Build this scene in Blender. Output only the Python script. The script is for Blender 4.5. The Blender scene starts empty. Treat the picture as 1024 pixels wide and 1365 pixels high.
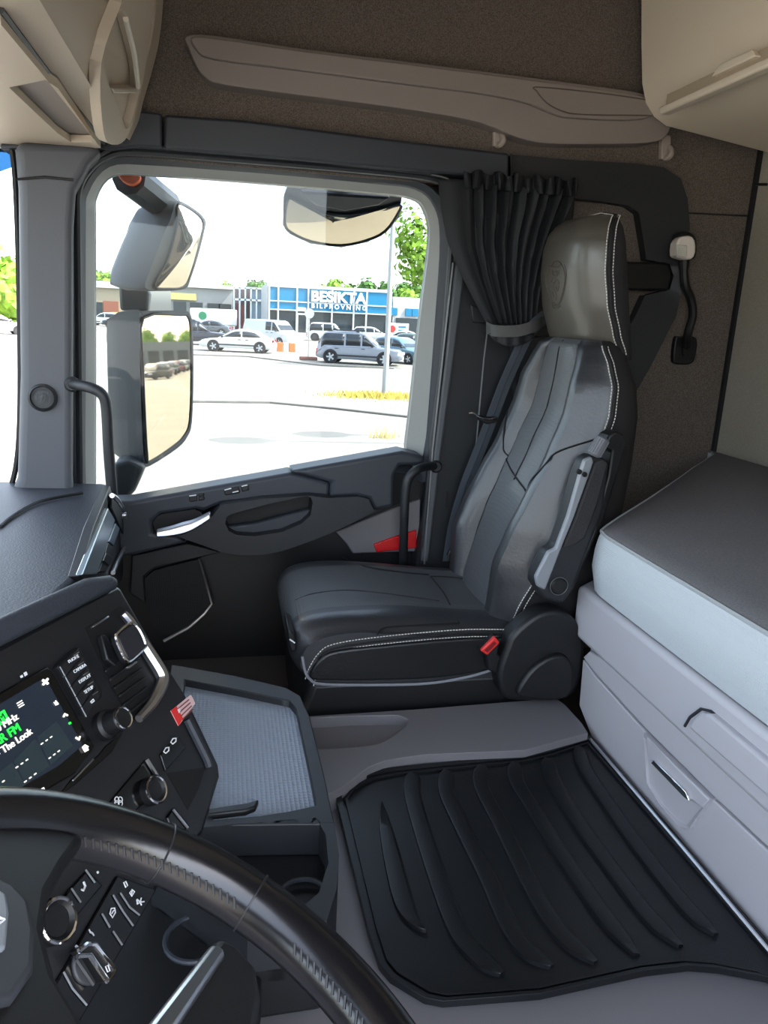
import bpy, bmesh, math, random
from mathutils import Vector as V, Matrix
random.seed(7)
SC = bpy.context.scene
COL = SC.collection
# ------------------------------------------------------------------ camera
W, H, F = 1024.0, 1365.0, 1020.0
YAW, PIT, ROL = (math.radians(a) for a in (12.2, 14.4, 2.8))
CAM = V((0, 0, .95))
_f = V((math.sin(YAW)*math.cos(PIT), math.cos(YAW)*math.cos(PIT), -math.sin(PIT)))
_r = V((math.cos(YAW), -math.sin(YAW), 0)); _u = _r.cross(_f)
RT = math.cos(ROL)*_r + math.sin(ROL)*_u; UP = -math.sin(ROL)*_r + math.cos(ROL)*_u
cam = bpy.data.objects.new('camera', bpy.data.cameras.new('camera')); COL.objects.link(cam)
m3 = Matrix((RT, UP, -_f)).transposed().to_4x4(); m3.translation = CAM
cam.matrix_world = m3
cam.data.sensor_fit = 'VERTICAL'; cam.data.sensor_height = 36.0; cam.data.lens = 36.0*F/H
cam.data.clip_start = .02; cam.data.clip_end = 600
SC.camera = cam
# ------------------------------------------------------------------ light
SC.view_settings.view_transform = 'Standard'; SC.view_settings.look = 'None'
SC.view_settings.gamma = 1; SC.view_settings.use_curve_mapping = False
SC.view_settings.exposure = 0.95
wd = bpy.data.worlds.new('sky'); SC.world = wd; wd.use_nodes = True
nt = wd.node_tree; bg = nt.nodes['Background']
sky = nt.nodes.new('ShaderNodeTexSky'); sky.sky_type = 'NISHITA'; sky.sun_disc = False
SUN_EL, SUN_DIR = 48.0, V((.90, -.30, 0)).normalized()
sky.sun_elevation = math.radians(SUN_EL); sky.sun_rotation = math.atan2(SUN_DIR.x, SUN_DIR.y)
sky.air_density = 1.0; sky.dust_density = 3.0
hs = nt.nodes.new('ShaderNodeHueSaturation'); hs.inputs['Saturation'].default_value = .55; nt.links.new(sky.outputs[0], hs.inputs['Color']); nt.links.new(hs.outputs[0], bg.inputs[0]); bg.inputs[1].default_value = 0.8
sl = bpy.data.lights.new('sun', 'SUN'); sl.energy = 10.0; sl.angle = math.radians(.6); sl.color = (1, .93, .82)
so = bpy.data.objects.new('sun', sl); COL.objects.link(so)
sv = SUN_DIR*math.cos(math.radians(SUN_EL)) + V((0, 0, math.sin(math.radians(SUN_EL))))
so.rotation_euler = sv.to_track_quat('Z', 'Y').to_euler(); so.location = (8, -4, 12)
# ------------------------------------------------------------------ helpers
def ray(px, py): return RT*((px-W/2)/F) - UP*((py-H/2)/F) + _f
def P(px, py, X=None, Y=None, Z=None):          # a point of the photo on a plane of the place
    d = ray(px, py)
    if X is not None: return CAM + d*((X-CAM.x)/d.x)
    if Y is not None: return CAM + d*((Y-CAM.y)/d.y)
    return CAM + d*((Z-CAM.z)/d.z)
def PP(px, py, o, n):                            # ... on any plane
    d = ray(px, py); return CAM + d*((o-CAM).dot(n)/d.dot(n))
def PL(pts, **k): return [P(x, y, **k) for x, y in pts]
def crop(pts, ox, oy, s): return [(ox+x/s, oy+y/s) for x, y in pts]
def cat(pts, n=6, closed=False):                 # Catmull-Rom through points
    pts = [V(p) for p in pts]; out = []; N = len(pts)
    for i in range(N if closed else N-1):
        g = (lambda j: pts[j % N]) if closed else (lambda j: pts[max(0, min(N-1, j))])
        a, b, c, d = g(i-1), g(i), g(i+1), g(i+2)
        for k in range(n):
            t = k/n
            out.append(.5*((2*b)+(c-a)*t+(2*a-5*b+4*c-d)*t*t+(3*b-a-3*c+d)*t**3))
    if not closed: out.append(pts[-1])
    return out
def cat2(pts, n=5, closed=True): return [(p.x, p.y) for p in cat([(x, y, 0) for x, y in pts], n, closed)]
MATS = {}
def s2l(c): return c/12.92 if c <= .04045 else ((c+.055)/1.055)**2.4
def rgb(h): return tuple(s2l(int(h[i:i+2], 16)/255) for i in (0, 2, 4))+(1,)
def mat(name, col, rough=.5, metal=0, bump=None, var=None, spec=.5, coat=0, emit=0, dots=None):
    if name in MATS: return MATS[name]
    m = bpy.data.materials.new(name); m.use_nodes = True; MATS[name] = m
    t = m.node_tree; b = t.nodes['Principled BSDF']; L = t.links.new
    c = rgb(col) if isinstance(col, str) else tuple(col)+(1,)
    b.inputs['Base Color'].default_value = c; b.inputs['Roughness'].default_value = rough
    b.inputs['Metallic'].default_value = metal; b.inputs['Specular IOR Level'].default_value = spec
    b.inputs['Coat Weight'].default_value = coat; b.inputs['Coat Roughness'].default_value = .1
    if emit:
        b.inputs['Emission Color'].default_value = c; b.inputs['Emission Strength'].default_value = emit
    tc = t.nodes.new('ShaderNodeTexCoord')
    def noise(s, det=3):
        n = t.nodes.new('ShaderNodeTexNoise'); n.inputs['Scale'].default_value = s; n.inputs['Detail'].default_value = det
        L(tc.outputs['Object'], n.inputs['Vector']); return n
    if var:                                       # (scale, amount) heathered colour
        n = noise(var[0], 4); r = t.nodes.new('ShaderNodeValToRGB'); L(n.outputs[0], r.inputs[0])
        a = var[1]; r.color_ramp.elements[0].position = .32; r.color_ramp.elements[1].position = .68
        r.color_ramp.elements[0].color = tuple(x*(1-a) for x in c[:3])+(1,)
        r.color_ramp.elements[1].color = tuple(min(1, x*(1+a)) for x in c[:3])+(1,)
        L(r.outputs[0], b.inputs['Base Color'])
    if bump or dots:
        bp = t.nodes.new('ShaderNodeBump'); L(bp.outputs[0], b.inputs['Normal'])
        if dots:                                  # perforations / studs (scale, strength)
            v = t.nodes.new('ShaderNodeTexVoronoi'); v.inputs['Scale'].default_value = dots[0]; v.inputs['Randomness'].default_value = dots[2] if len(dots) > 2 else 0
            L(tc.outputs['Object'], v.inputs['Vector']); bp.inputs['Strength'].default_value = abs(dots[1]); bp.inputs['Distance'].default_value = .003
            bp.invert = dots[1] < 0; L(v.outputs['Distance'], bp.inputs['Height'])
        else:
            n = noise(bump[0], 5); bp.inputs['Strength'].default_value = bump[1]; bp.inputs['Distance'].default_value = .003
            L(n.outputs[0], bp.inputs['Height'])
    return m
def glass(name, tint, refl=.06):                  # a clear pane: lets light straight through, mirrors a little
    m = bpy.data.materials.new(name); m.use_nodes = True; MATS[name] = m; t = m.node_tree
    for n in list(t.nodes): t.nodes.remove(n)
    o = t.nodes.new('ShaderNodeOutputMaterial'); tr = t.nodes.new('ShaderNodeBsdfTransparent'); gl = t.nodes.new('ShaderNodeBsdfGlossy')
    mx = t.nodes.new('ShaderNodeMixShader'); tr.inputs[0].default_value = tuple(tint)+(1,); gl.inputs['Roughness'].default_value = .02
    mx.inputs[0].default_value = refl
    t.links.new(tr.outputs[0], mx.inputs[1]); t.links.new(gl.outputs[0], mx.inputs[2]); t.links.new(mx.outputs[0], o.inputs[0])
    return m
WLOC = {}
class MB:
    def __init__(s): s.v = []; s.f = []; s.m = []
    def add(s, vs, fs, mi=0):
        o = len(s.v); s.v += [V(p) for p in vs]; s.f += [tuple(i+o for i in f) for f in fs]; s.m += [mi]*len(fs); return s
    def prism(s, pts, ext, mi=0):                 # polygon pushed along a vector
        n = len(pts); e = V(ext); a = [V(p) for p in pts]
        return s.add(a+[p+e for p in a], [tuple(range(n))[::-1], tuple(range(n, 2*n))]+[(i, (i+1) % n, n+(i+1) % n, n+i) for i in range(n)], mi)
    def ring(s, outer, inner, ext, mi=0):         # frame between two loops of equal count
        n = len(outer); e = V(ext); o = [V(p) for p in outer]; i_ = [V(p) for p in inner]
        fs = []
        for k in range(n):
            j = (k+1) % n
            fs += [(k, n+k, n+j, j), (2*n+k, 2*n+j, 3*n+j, 3*n+k), (k, j, 2*n+j, 2*n+k), (n+k, 3*n+k, 3*n+j, n+j)]
        return s.add(o+i_+[p+e for p in o]+[p+e for p in i_], fs, mi)
    def box(s, lo, hi, mi=0):
        (a, b, c), (d, e, f) = lo, hi
        return s.prism([(a, b, c), (d, b, c), (d, e, c), (a, e, c)], (0, 0, f-c), mi)
    def obox(s, o, u, v, w, mi=0):                # parallelepiped centred at o with half vectors
        o, u, v, w = V(o), V(u), V(v), V(w)
        return s.prism([o-u-v-w, o+u-v-w, o+u+v-w, o-u+v-w], w*2, mi)
    def loft(s, loops, caps=True, closed=True, mi=0):
        n = len(loops[0]); vs = [p for l in loops for p in l]; fs = []
        for a in range(len(loops)-1):
            for k in range(n if closed else n-1):
                j = (k+1) % n; fs.append((a*n+k, a*n+j, a*n+n+j, a*n+n+k))
        if caps: fs += [tuple(range(n))[::-1], tuple(range((len(loops)-1)*n, len(loops)*n))]
        return s.add(vs, fs, mi)
    def grid(s, rows, mi=0): return s.loft(rows, False, False, mi)
    def tube(s, path, r, n=8, mi=0, closed=False):
        path = [V(p) for p in path]; N = len(path); loops = []; a = None
        for i, p in enumerate(path):
            d = (path[(i+1) % N]-path[i-1]) if closed else (path[min(N-1, i+1)]-path[max(0, i-1)])
            d = d.normalized() if d.length > 1e-9 else V((0, 0, 1))
            if a is None: a = d.orthogonal().normalized()
            a = (a-d*a.dot(d)); a = a.normalized() if a.length > 1e-6 else d.orthogonal().normalized()
            b = d.cross(a); rr = r(i/(N-1)) if callable(r) else r
            loops.append([p+(a*math.cos(2*math.pi*k/n)+b*math.sin(2*math.pi*k/n))*rr for k in range(n)])
        if closed: return s.loft(loops+[loops[0]], False, True, mi)
        return s.loft(loops, True, True, mi)
    def lathe(s, o, ax, prof, n=24, mi=0):        # prof: (radius, height) pairs
        o = V(o); ax = V(ax).normalized(); a = ax.orthogonal().normalized(); b = ax.cross(a)
        return s.loft([[o+ax*h+(a*math.cos(2*math.pi*k/n)+b*math.sin(2*math.pi*k/n))*max(r, 1e-4) for k in range(n)] for r, h in prof], True, True, mi)
    def strap(s, path, width, n, t=.002, mi=0):   # flat band; width vector
        w = V(width); n = V(n)
        return s.loft([[V(p)-w, V(p)+w, V(p)+w+n*t, V(p)-w+n*t] for p in path], True, True, mi)
    def build(s, name, mats, parent=None, bevel=0, seg=2, sub=0, smooth=35, label=None):
        me = bpy.data.meshes.new(name)
        off = WLOC.get(parent.name, V()) if parent else V()
        me.from_pydata([tuple(p-off) for p in s.v], [], s.f); me.update()
        mats = mats if isinstance(mats, (list, tuple)) else [mats]
        for m in mats: me.materials.append(m)
        for p, mi in zip(me.polygons, s.m): p.material_index = mi; p.use_smooth = True
        bm = bmesh.new(); bm.from_mesh(me); bmesh.ops.remove_doubles(bm, verts=bm.verts, dist=1e-6)
        bmesh.ops.recalc_face_normals(bm, faces=bm.faces); bm.to_mesh(me); bm.free()
        if not sub: me.set_sharp_from_angle(angle=math.radians(smooth))
        o = bpy.data.objects.new(name, me); COL.objects.link(o); WLOC[o.name] = off.copy()
        if parent: o.parent = parent
        if bevel:
            b = o.modifiers.new('bevel', 'BEVEL'); b.width = bevel; b.segments = seg; b.limit_method = 'ANGLE'; b.angle_limit = math.radians(38); b.harden_normals = False
        if sub:
            b = o.modifiers.new('sub', 'SUBSURF'); b.levels = sub; b.render_levels = sub
        if label: o['label'] = label
        return o
def thing(name, label, catg, loc, group=None):
    o = bpy.data.objects.new(name, None); COL.objects.link(o); o.empty_display_size = .05
    o.location = V(loc); WLOC[o.name] = V(loc); o['label'] = label; o['category'] = catg
    if group: o['group'] = group
    return o
def tag(o, label, catg, group=None, kind=None):
    o['label'] = label; o['category'] = catg
    if group: o['group'] = group
    if kind: o['kind'] = kind
    return o
def struct(o, label=None, catg=None):
    o['kind'] = 'structure'
    if label: o['label'] = label
    if catg: o['category'] = catg
    return o
def text(name, body, o, right, up, size, m, parent, depth=.0006, align='LEFT', label=None, bold=0):
    c = bpy.data.curves.new(name, 'FONT'); c.body = body; c.size = size; c.extrude = depth; c.align_x = align; c.offset = bold
    t = bpy.data.objects.new(name, c); COL.objects.link(t)
    me = bpy.data.meshes.new_from_object(t.evaluated_get(bpy.context.evaluated_depsgraph_get()))
    COL.objects.unlink(t); bpy.data.objects.remove(t)
    right = V(right).normalized(); n = right.cross(V(up)).normalized(); up = n.cross(right)
    M = Matrix((right, up, n)).transposed().to_4x4(); M.translation = V(o)-WLOC.get(parent.name, V()); me.transform(M)
    me.materials.clear(); me.materials.append(m)
    x = bpy.data.objects.new(name, me); COL.objects.link(x); x.parent = parent; WLOC[x.name] = WLOC.get(parent.name, V())
    if label: x['label'] = label
    return x
def resample(pts, n):                             # closed loop to n points
    pts = [V(p) if len(p) == 3 else V((p[0], p[1], 0)) for p in pts]; L = [0]
    for i in range(len(pts)): L.append(L[-1]+(pts[(i+1) % len(pts)]-pts[i]).length)
    out = []; j = 0
    for k in range(n):
        t = L[-1]*k/n
        while L[j+1] < t: j += 1
        a, b = pts[j], pts[(j+1) % len(pts)]; out.append(a.lerp(b, (t-L[j])/max(1e-9, L[j+1]-L[j])))
    return out
def dashes(mb, path, step, ln, r, mi=0):          # thread: short stitches along a path
    path = [V(p) for p in path]; L = [0]
    for a, b in zip(path, path[1:]): L.append(L[-1]+(b-a).length)
    def at(t):
        for i in range(len(path)-1):
            if t <= L[i+1] or i == len(path)-2: return path[i].lerp(path[i+1], (t-L[i])/max(1e-9, L[i+1]-L[i]))
    t = 0
    while t+ln < L[-1]:
        mb.tube([at(t), at(t+ln)], r, 5, mi); t += step
    return mb
# ------------------------------------------------------------------ materials
fab = mat('heather_fabric', '685f58', .95, var=(420, .42), bump=(300, .35), spec=.15)
cream = mat('cream_plastic', 'bcae9b', .5, bump=(500, .05))
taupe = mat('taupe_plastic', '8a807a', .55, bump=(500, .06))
greyp = mat('grey_plastic', '716e70', .5, bump=(600, .08))
lgrey = mat('light_grey_plastic', 'b5b3b7', .45, bump=(600, .05))
pillar_m = mat('pillar_grey', '505258', .5, bump=(600, .08))
rail_m = mat('dark_slate_plastic', '2f333a', .5, bump=(600, .1))
dark = mat('dark_plastic', '1f2124', .5, bump=(500, .1))
black = mat('black_plastic', '111214', .45, bump=(500, .08))
deep = mat('deep_black', '0b0b0c', .6)
soft = mat('soft_dash', '30343c', .5, bump=(260, .35))
rubber = mat('mat_rubber', '0d0f12', .4, bump=(400, .15))
seal_m = mat('seal_rubber', '24272b', .4)
surr_m = mat('window_surround_grey', '8f918e', .45)
silver = mat('satin_silver', 'c9cbd0', .28, metal=1)
chrome = mat('chrome', 'e8e8ea', .1, metal=1)
leather = mat('black_leather', '28292c', .42, bump=(140, .2), spec=.65, coat=.2)
perf = mat('perforated_leather', '4c4e50', .46, dots=(260, -.4), spec=.6, coat=.15)
headl = mat('lit_headrest_leather', '4d4841', .36, bump=(120, .12), spec=.8, coat=.2)  # leather made paler and warmer to stand for a sunny reflection
backf = mat('charcoal_seat_cloth', '2a2829', .8, bump=(700, .2), spec=.2)
thread = mat('white_thread', 'cfccc4', .7)
dthread = mat('dark_thread', '0c0c0d', .7)
bedtop = mat('grey_bed_cloth', '6d6b6c', .95, var=(260, .12), bump=(400, .25), spec=.1)
bedside = mat('woven_mattress_side', 'bcc1c4', .9, dots=(210, .5, .3), spec=.15)
rearp = mat('pale_wall_cloth', 'a39c8f', .9, var=(500, .15), bump=(300, .2), spec=.1)
curt = mat('black_curtain_cloth', '2b2d30', .7, bump=(500, .1), spec=.3)
beltm = mat('belt_webbing', '50565e', .6, dots=(300, .3), spec=.4)
red = mat('red_plastic', 'd8302c', .35)
redref = mat('red_reflector', 'd01018', .15, dots=(180, .6))
white = mat('white_mark', 'e4e6e8', .5)
mirror_m = mat('mirror_glass', 'ddd0b8', .02, metal=1)
traym = mat('studded_tray_mat', '8d97a4', .4, dots=(125, 1, 0))
clearg = glass('clear_glass', (.93, .95, .95), .03)
tintg = glass('side_glass', (.68, .72, .73), .025)
carpet = mat('dark_carpet', '4a4542', .95, bump=(300, .3))

def match(out, inn, n):                            # pair two loops by angle about the inner centre
    cx = sum(p[0] for p in inn)/len(inn); cy = sum(p[1] for p in inn)/len(inn)
    def hit(loop, a):
        dx, dy = math.cos(a), math.sin(a); best = 0
        for i in range(len(loop)):
            (x1, y1), (x2, y2) = loop[i-1], loop[i]; ex, ey = x2-x1, y2-y1; den = dx*ey-dy*ex
            if abs(den) < 1e-9: continue
            t = ((x1-cx)*ey-(y1-cy)*ex)/den; s = ((x1-cx)*dy-(y1-cy)*dx)/den
            if t > 0 and -1e-6 <= s <= 1+1e-6: best = max(best, t)
        return (cx+dx*best, cy+dy*best)
    A = [math.atan2(p[1]-cy, p[0]-cx) for p in out+inn]+[2*math.pi*k/n for k in range(n)]
    A = sorted(set(round(a % (2*math.pi), 3) for a in A))
    return [hit(out, a) for a in A], [hit(inn, a) for a in A]
match0 = match
# ------------------------------------------------------------------ setting: floor, walls, roof
b = MB(); b.box((-.9, -.25, -.06), (1.62, 1.50, -.012)); struct(b.build('floor', greyp, bevel=0), 'grey plastic cab floor around the rubber mat', 'floor')
# raised grey step with a shallow tray, between the mat and the passenger seat
YS = .03
so_ = PL([(405, 955), (560, 945), (745, 930), (787, 976), (700, 1000), (560, 1006), (500, 1016), (440, 1062)], Z=YS)
so_ = so_+[V((.16, 1.36, YS))]
hole = PL([(412, 957), (470, 954), (530, 953), (545, 958), (541, 968), (520, 984), (503, 993), (460, 997), (425, 999)], Z=YS)
b = MB(); n = 40
b.ring(resample(so_, n), resample([hole[0]]+hole[1:], n), (0, 0, -.05))
b.prism(hole, (0, 0, -.004)); b.v[-len(hole)*2:] = [p-V((0, 0, .026)) for p in b.v[-len(hole)*2:]]
st = struct(b.build('trim_1', greyp, bevel=.004), 'grey plastic step with shallow tray before the passenger seat', 'step')
b = MB(); b.box((-.9, 1.45, -.3), (1.62, 2.36, -.14)); struct(b.build('baseboard_front', carpet), 'dark carpeted passenger footwell floor', 'footwell')
b = MB(); b.box((-1.1, -.3, 2.0), (1.7, 2.36, 2.05)); struct(b.build('ceiling', fab), 'fabric lined cab roof', 'ceiling')
b = MB(); b.box((1.615, -.3, -.3), (1.66, 2.36, 2.0)); wb = struct(b.build('wall_back', rearp), 'pale beige cloth rear wall of the bunk', 'wall')
b = MB()
for pts in ([(1003, 246), (1023, 246)],): b.tube([p+V((-.002, 0, 0)) for p in PL(pts, X=1.612)], .004, 6)
b.box((1.604, 2.255, .3), (1.62, 2.27, 1.75)); b.build('seam', dark, wb)
# passenger side wall: cloth above the rail and behind the seat
b = MB(); b.box((-.95, 2.27, 1.32), (1.62, 2.36, 2.0)); b.box((.72, 2.27, -.3), (1.62, 2.36, 1.32))
wr = struct(b.build('wall_right', fab), 'brown grey heather cloth side wall above the passenger window', 'wall')
b = MB(); b.tube(PL([(915, 284), (960, 286), (999, 288)], Y=2.268), .0025, 6); b.build('seam', dark, wr)
# driver side and front, behind the camera
b = MB(); b.box((.62, -.3, -.3), (1.62, -.25, 2.0)); b.box((-.95, -.3, 1.72), (.62, -.25, 2.0)); b.box((-.95, -.3, -.3), (-.5, -.25, .5)); struct(b.build('wall_left', fab), 'cloth side wall around the open driver door', 'wall')
b = MB(); b.box((-1.05, -.3, -.3), (-.95, 2.36, .30)); b.box((-1.05, -.3, 1.40), (-.95, 2.36, 2.0)); struct(b.build('wall_front', dark), 'dark front bulkhead below and above the windscreen', 'wall')
b = MB(); b.prism([(-.98, -.2, .3), (-.98, 2.1, .3), (-.90, 2.1, 1.4), (-.90, -.2, 1.4)], (.006, 0, 0))
b.prism([(-.98, 2.1, .3), (-.66, 2.32, .3), (-.60, 2.32, 1.4), (-.90, 2.1, 1.4)], (.004, .004, 0))
w2 = struct(b.build('window_2', clearg), 'windscreen glass at the left edge', 'windscreen')
# blue sun band printed at the top of the windscreen's side
bandm = glass('blue_sun_band', (.12, .26, .40), .04)
b = MB(); b.prism(PL([(-60, 190), (18, 200), (18, 222), (-60, 250)], Y=2.27), (0, .004, 0)); b.build('sun_band', bandm, w2)

# ------------------------------------------------------------------ passenger door
gl = [(126, 300, 12, 9), (128, 260, 11, 9), (150, 233, 12, 10), (200, 233, 13, 11), (300, 240, 13, 11), (386, 247, 13, 11), (500, 257, 12, 12), (550, 264, 12, 13), (567, 280, 13, 16), (573, 318, 14, 18),
      (561, 420, 20, 22), (548, 540, 24, 24), (542, 590, 25, 24), (540, 604, 26, 24), (520, 607, 4, 20), (386, 632, 4, 20), (250, 653, 4, 20), (172, 664, 4, 20), (127, 672, 8, 10), (126, 640, 12, 10), (126, 480, 12, 9)]
def offs(loop):
    o1, o2 = [], []
    N = len(loop)
    for i, (x, y, a, c) in enumerate(loop):
        p, q = loop[i-1], loop[(i+1) % N]; tx, ty = q[0]-p[0], q[1]-p[1]; l = math.hypot(tx, ty); nx, ny = ty/l, -tx/l
        o1.append((x+nx*a, y+ny*a)); o2.append((x+nx*(a+c), y+ny*(a+c)))
    return o1, o2
o1, o2 = offs(gl); g2 = cat2([(x, y) for x, y, *_ in gl], 4); o1 = cat2(o1, 4); o2 = cat2(o2, 4)
YD = 2.30
door = bpy.data.objects.new('door_1', None); COL.objects.link(door); WLOC['door_1'] = V((.1, 2.3, -.2)); door.location = (.1, 2.3, -.2)
struct(door, 'charcoal passenger door with armrest, window switches and speaker', 'door')
w1 = MB().prism(PL(g2, Y=YD+.03), (0, .004, 0)).build('window_1', tintg); struct(w1, 'passenger side door window pane', 'window')
b = MB(); b.ring(PL(o1, Y=YD-.005), PL(g2, Y=YD+.02), (0, .035, 0)); b.build('window_surround', surr_m, door, bevel=.004)
b = MB(); b.ring(PL(o2, Y=YD-.035), PL(o1, Y=YD-.01), (0, .055, 0)); b.build('window_frame', rail_m, door, bevel=.006)
bo, bi = match0([(40, 160), (330, 165), (650, 200), (650, 720), (330, 760), (40, 760)], o1, 60)
b = MB(); b.ring(PL(bo, Y=2.325), PL(bi, Y=2.325), (0, .03, 0)); b.build('frame_backing', dark, door)
top = [(108, 660), (106, 480), (104, 300), (105, 255), (118, 228), (142, 209), (180, 203), (300, 212), (386, 219), (500, 229), (575, 238), (598, 252), (604, 300), (600, 350), (590, 480), (574, 612), (562, 750)]
b = MB(); tp = cat([P(x, y, Y=2.245) for x, y in top], 5); b.tube(tp, .009, 8)
tp2 = cat([P(x+(-9 if x < 130 else 0), y-8 if x > 130 else y, Y=2.235) for x, y in top[:11]], 5); b.tube(tp2, .007, 8)
b.build('door_seal', seal_m, door)
b = MB(); b.tube(cat([P(x, y, Y=2.238) for x, y in [(98, 640), (97, 300), (99, 255), (112, 222), (138, 202), (180, 197), (386, 213), (575, 233), (598, 243)]], 6), .0026, 6)
b.tube(PL([(604, 350), (590, 480), (577, 600), (570, 690), (566, 752)], Y=2.235), .003, 6)
b.build('seal_lip', mat('seal_lip_metal', '6e7072', .35), door)
# door skin: base panel then layered mouldings (crop 6 of my notes: origin 160,580, scale 2.226)
D = lambda pts, Y: PL(crop(pts, 160, 580, 2.226), Y=Y)
b = MB(); b.prism([(-.75, 2.315, -.3), (.70, 2.315, -.3)]+[P(572, 600, Y=2.315), P(386, 634, Y=2.315), P(165, 668, Y=2.315), V((-.75, 2.315, P(140, 672, Y=2.315).z))], (0, .05, 0))
b.build('lower_panel', black, door)
b = MB(); b.prism(D([(-60, 200), (30, 197), (505, 112), (625, 140), (622, 186), (560, 180), (300, 205), (250, 226), (225, 221), (120, 236), (98, 256), (95, 290), (170, 300), (200, 320), (40, 358), (-60, 372)], 2.235), (0, .1, 0))
b.build('sill_panel', rail_m, door, bevel=.012, seg=3)
b = MB(); b.prism(D([(502, 108), (838, 48), (905, 64), (900, 90), (830, 92), (815, 120), (814, 212), (755, 226), (738, 190), (705, 182), (622, 186), (628, 142)], 2.215), (0, .1, 0))
b.build('rear_sill_panel', rail_m, door, bevel=.012, seg=3)
arm = crop([(168, 300), (275, 240), (300, 208), (420, 190), (560, 180), (622, 187), (705, 182), (738, 190), (755, 226), (700, 256), (640, 285), (560, 318), (480, 345), (420, 356), (350, 356), (300, 347), (240, 325)], 160, 580, 2.226)
hol = crop([(312, 262), (318, 242), (335, 233), (430, 207), (550, 181), (566, 184), (572, 200), (566, 238), (540, 262), (480, 288), (400, 300), (345, 296), (322, 284)], 160, 580, 2.226)
ao, ai = match(arm, hol, 40)
b = MB(); b.ring(PL(ao, Y=2.19), PL(ai, Y=2.19), (0, .12, 0)); b.build('armrest', dark, door, bevel=.012, seg=3)
b = MB(); b.prism(D([(300, 200), (590, 170), (590, 250), (400, 310), (300, 300)], 2.27), (0, .02, 0)); b.build('pull_pocket', deep, door)
b = MB(); b.prism(D([(318, 272), (400, 262), (566, 218), (560, 246), (500, 282), (390, 302), (335, 296)], 2.23), (0, .03, 0)); b.build('pocket_lip', rail_m, door, bevel=.006)
b = MB(); b.prism(D([(98, 262), (108, 244), (125, 234), (222, 220), (240, 228), (246, 240), (230, 262), (105, 284)], 2.245), (0, .012, 0)); b.build('handle_recess', deep, door)
hp = D([(108, 292), (160, 284), (215, 268), (268, 238)], 2.19); hp = cat(hp, 5)
b = MB(); b.loft([[p+V((0, dy*.014, dz*(.012+.008*(1-abs(2*i/(len(hp)-1)-1))))) for dy, dz in ((-1, -.6), (-.6, .6), (.5, 1), (1, .2), (.4, -1))] for i, p in enumerate(hp)])
b.build('release_handle', silver, door, bevel=.003, label='satin silver door release lever')
b = MB(); b.prism(D([(640, 288), (815, 216), (892, 190), (888, 345), (690, 352), (672, 322)], 2.29), (0, .04, 0)); b.build('rear_lower_panel', greyp, door, bevel=.004)
b = MB(); b.prism(D([(753, 325), (800, 308), (880, 282), (880, 335), (762, 348)], 2.28), (0, .012, 0)); b.build('red_reflector', redref, door, bevel=.003)
b = MB(); b.prism(D([(35, 358), (200, 322), (300, 348), (236, 364), (100, 395), (70, 420), (75, 500), (30, 470)], 2.28), (0, .04, 0)); b.build('front_lower_panel', dark, door, bevel=.004)
b = MB(); b.prism(D([(72, 428), (100, 402), (236, 368), (272, 500), (205, 568), (120, 606), (80, 520)], 2.295), (0, .03, 0)); b.build('speaker_grille', mat('speaker_mesh', '141517', .6, dots=(300, -.8)), door)
b = MB(); b.tube(D([(236, 366), (255, 430), (274, 500), (250, 530), (205, 570), (130, 611)], 2.285), .0055, 6); b.build('chrome_strip', silver, door, label='silver strip framing the speaker')
def switch(pts, Y=2.232):
    MB().prism(D(pts, Y), (0, .02, 0)).build('window_switch', black, door, bevel=.003)
for q in ([(203, 180), (228, 176), (230, 196), (206, 199)], [(231, 175), (250, 172), (250, 181), (232, 184)], [(232, 186), (251, 183), (251, 193), (233, 196)], [(307, 162), (352, 152), (357, 172), (312, 180)], [(358, 150), (380, 146), (384, 164), (362, 169)]): switch(q)
for q in ([(206, 181), (226, 178)], [(310, 163), (330, 158)], [(334, 170), (352, 166)], [(361, 152), (378, 148)]): MB().tube(D(q, 2.229), .0018, 5).build('switch_mark', white, door)

# ------------------------------------------------------------------ pillars, rail and dark side frame
b = MB(); b.prism(PL([(20, 205), (24, 250), (27, 500), (23, 640), (8, 672), (100, 690), (97, 640), (98, 300), (101, 255), (120, 220), (140, 200), (120, 190), (20, 188)], Y=2.16), (-.02, .12, 0))
ap = struct(b.build('trim_2', pillar_m, bevel=.03, seg=4), 'grey windscreen pillar cover left of the passenger window', 'pillar')
b = MB(); b.tube(PL([(22, 239), (60, 236), (98, 240)], Y=2.156), .003, 6); b.build('seam', deep, ap)
b = MB(); o = P(57, 530, Y=2.155); b.lathe(o, (0, -1, 0), [(.036, -.01), (.036, .006), (.030, .010), (.028, .004)], 28); b.build('tweeter_rim', dark, ap)
b = MB(); b.lathe(o, (0, -1, 0), [(.028, -.01), (.028, .004), (.012, .007), (.0, .010)], 24); b.build('tweeter_grille', mat('tweeter_mesh', '4c4d4f', .4, metal=.3, dots=(420, -.6)), ap)
b = MB(); b.tube(cat(PL([(16, 200), (20, 235), (24, 330), (27, 500), (24, 600), (14, 650), (0, 668)], Y=2.22), 5), .008, 6); b.build('windscreen_edge', deep, ap)
b = MB(); b.prism(PL([(219, 152), (330, 160), (520, 185), (679, 204), (679, 240), (600, 232), (386, 212), (219, 198)], Y=2.215), (0, .08, 0))
hr = struct(b.build('trim_3', rail_m, bevel=.008, seg=3), 'dark slate header rail above the passenger window', 'rail')
b = MB(); b.prism(PL([(186, 147), (216, 151), (216, 197), (186, 195), (150, 199), (0, 199), (0, 190), (140, 190)], Y=2.215), (0, .08, 0)); b.build('rail_end', rail_m, hr, bevel=.006)
b = MB(); b.prism(PL([(590, 236), (770, 246), (745, 500), (705, 800), (545, 800), (566, 690), (578, 610), (594, 480), (604, 370), (606, 300)], Y=2.25), (0, .08, 0))
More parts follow.
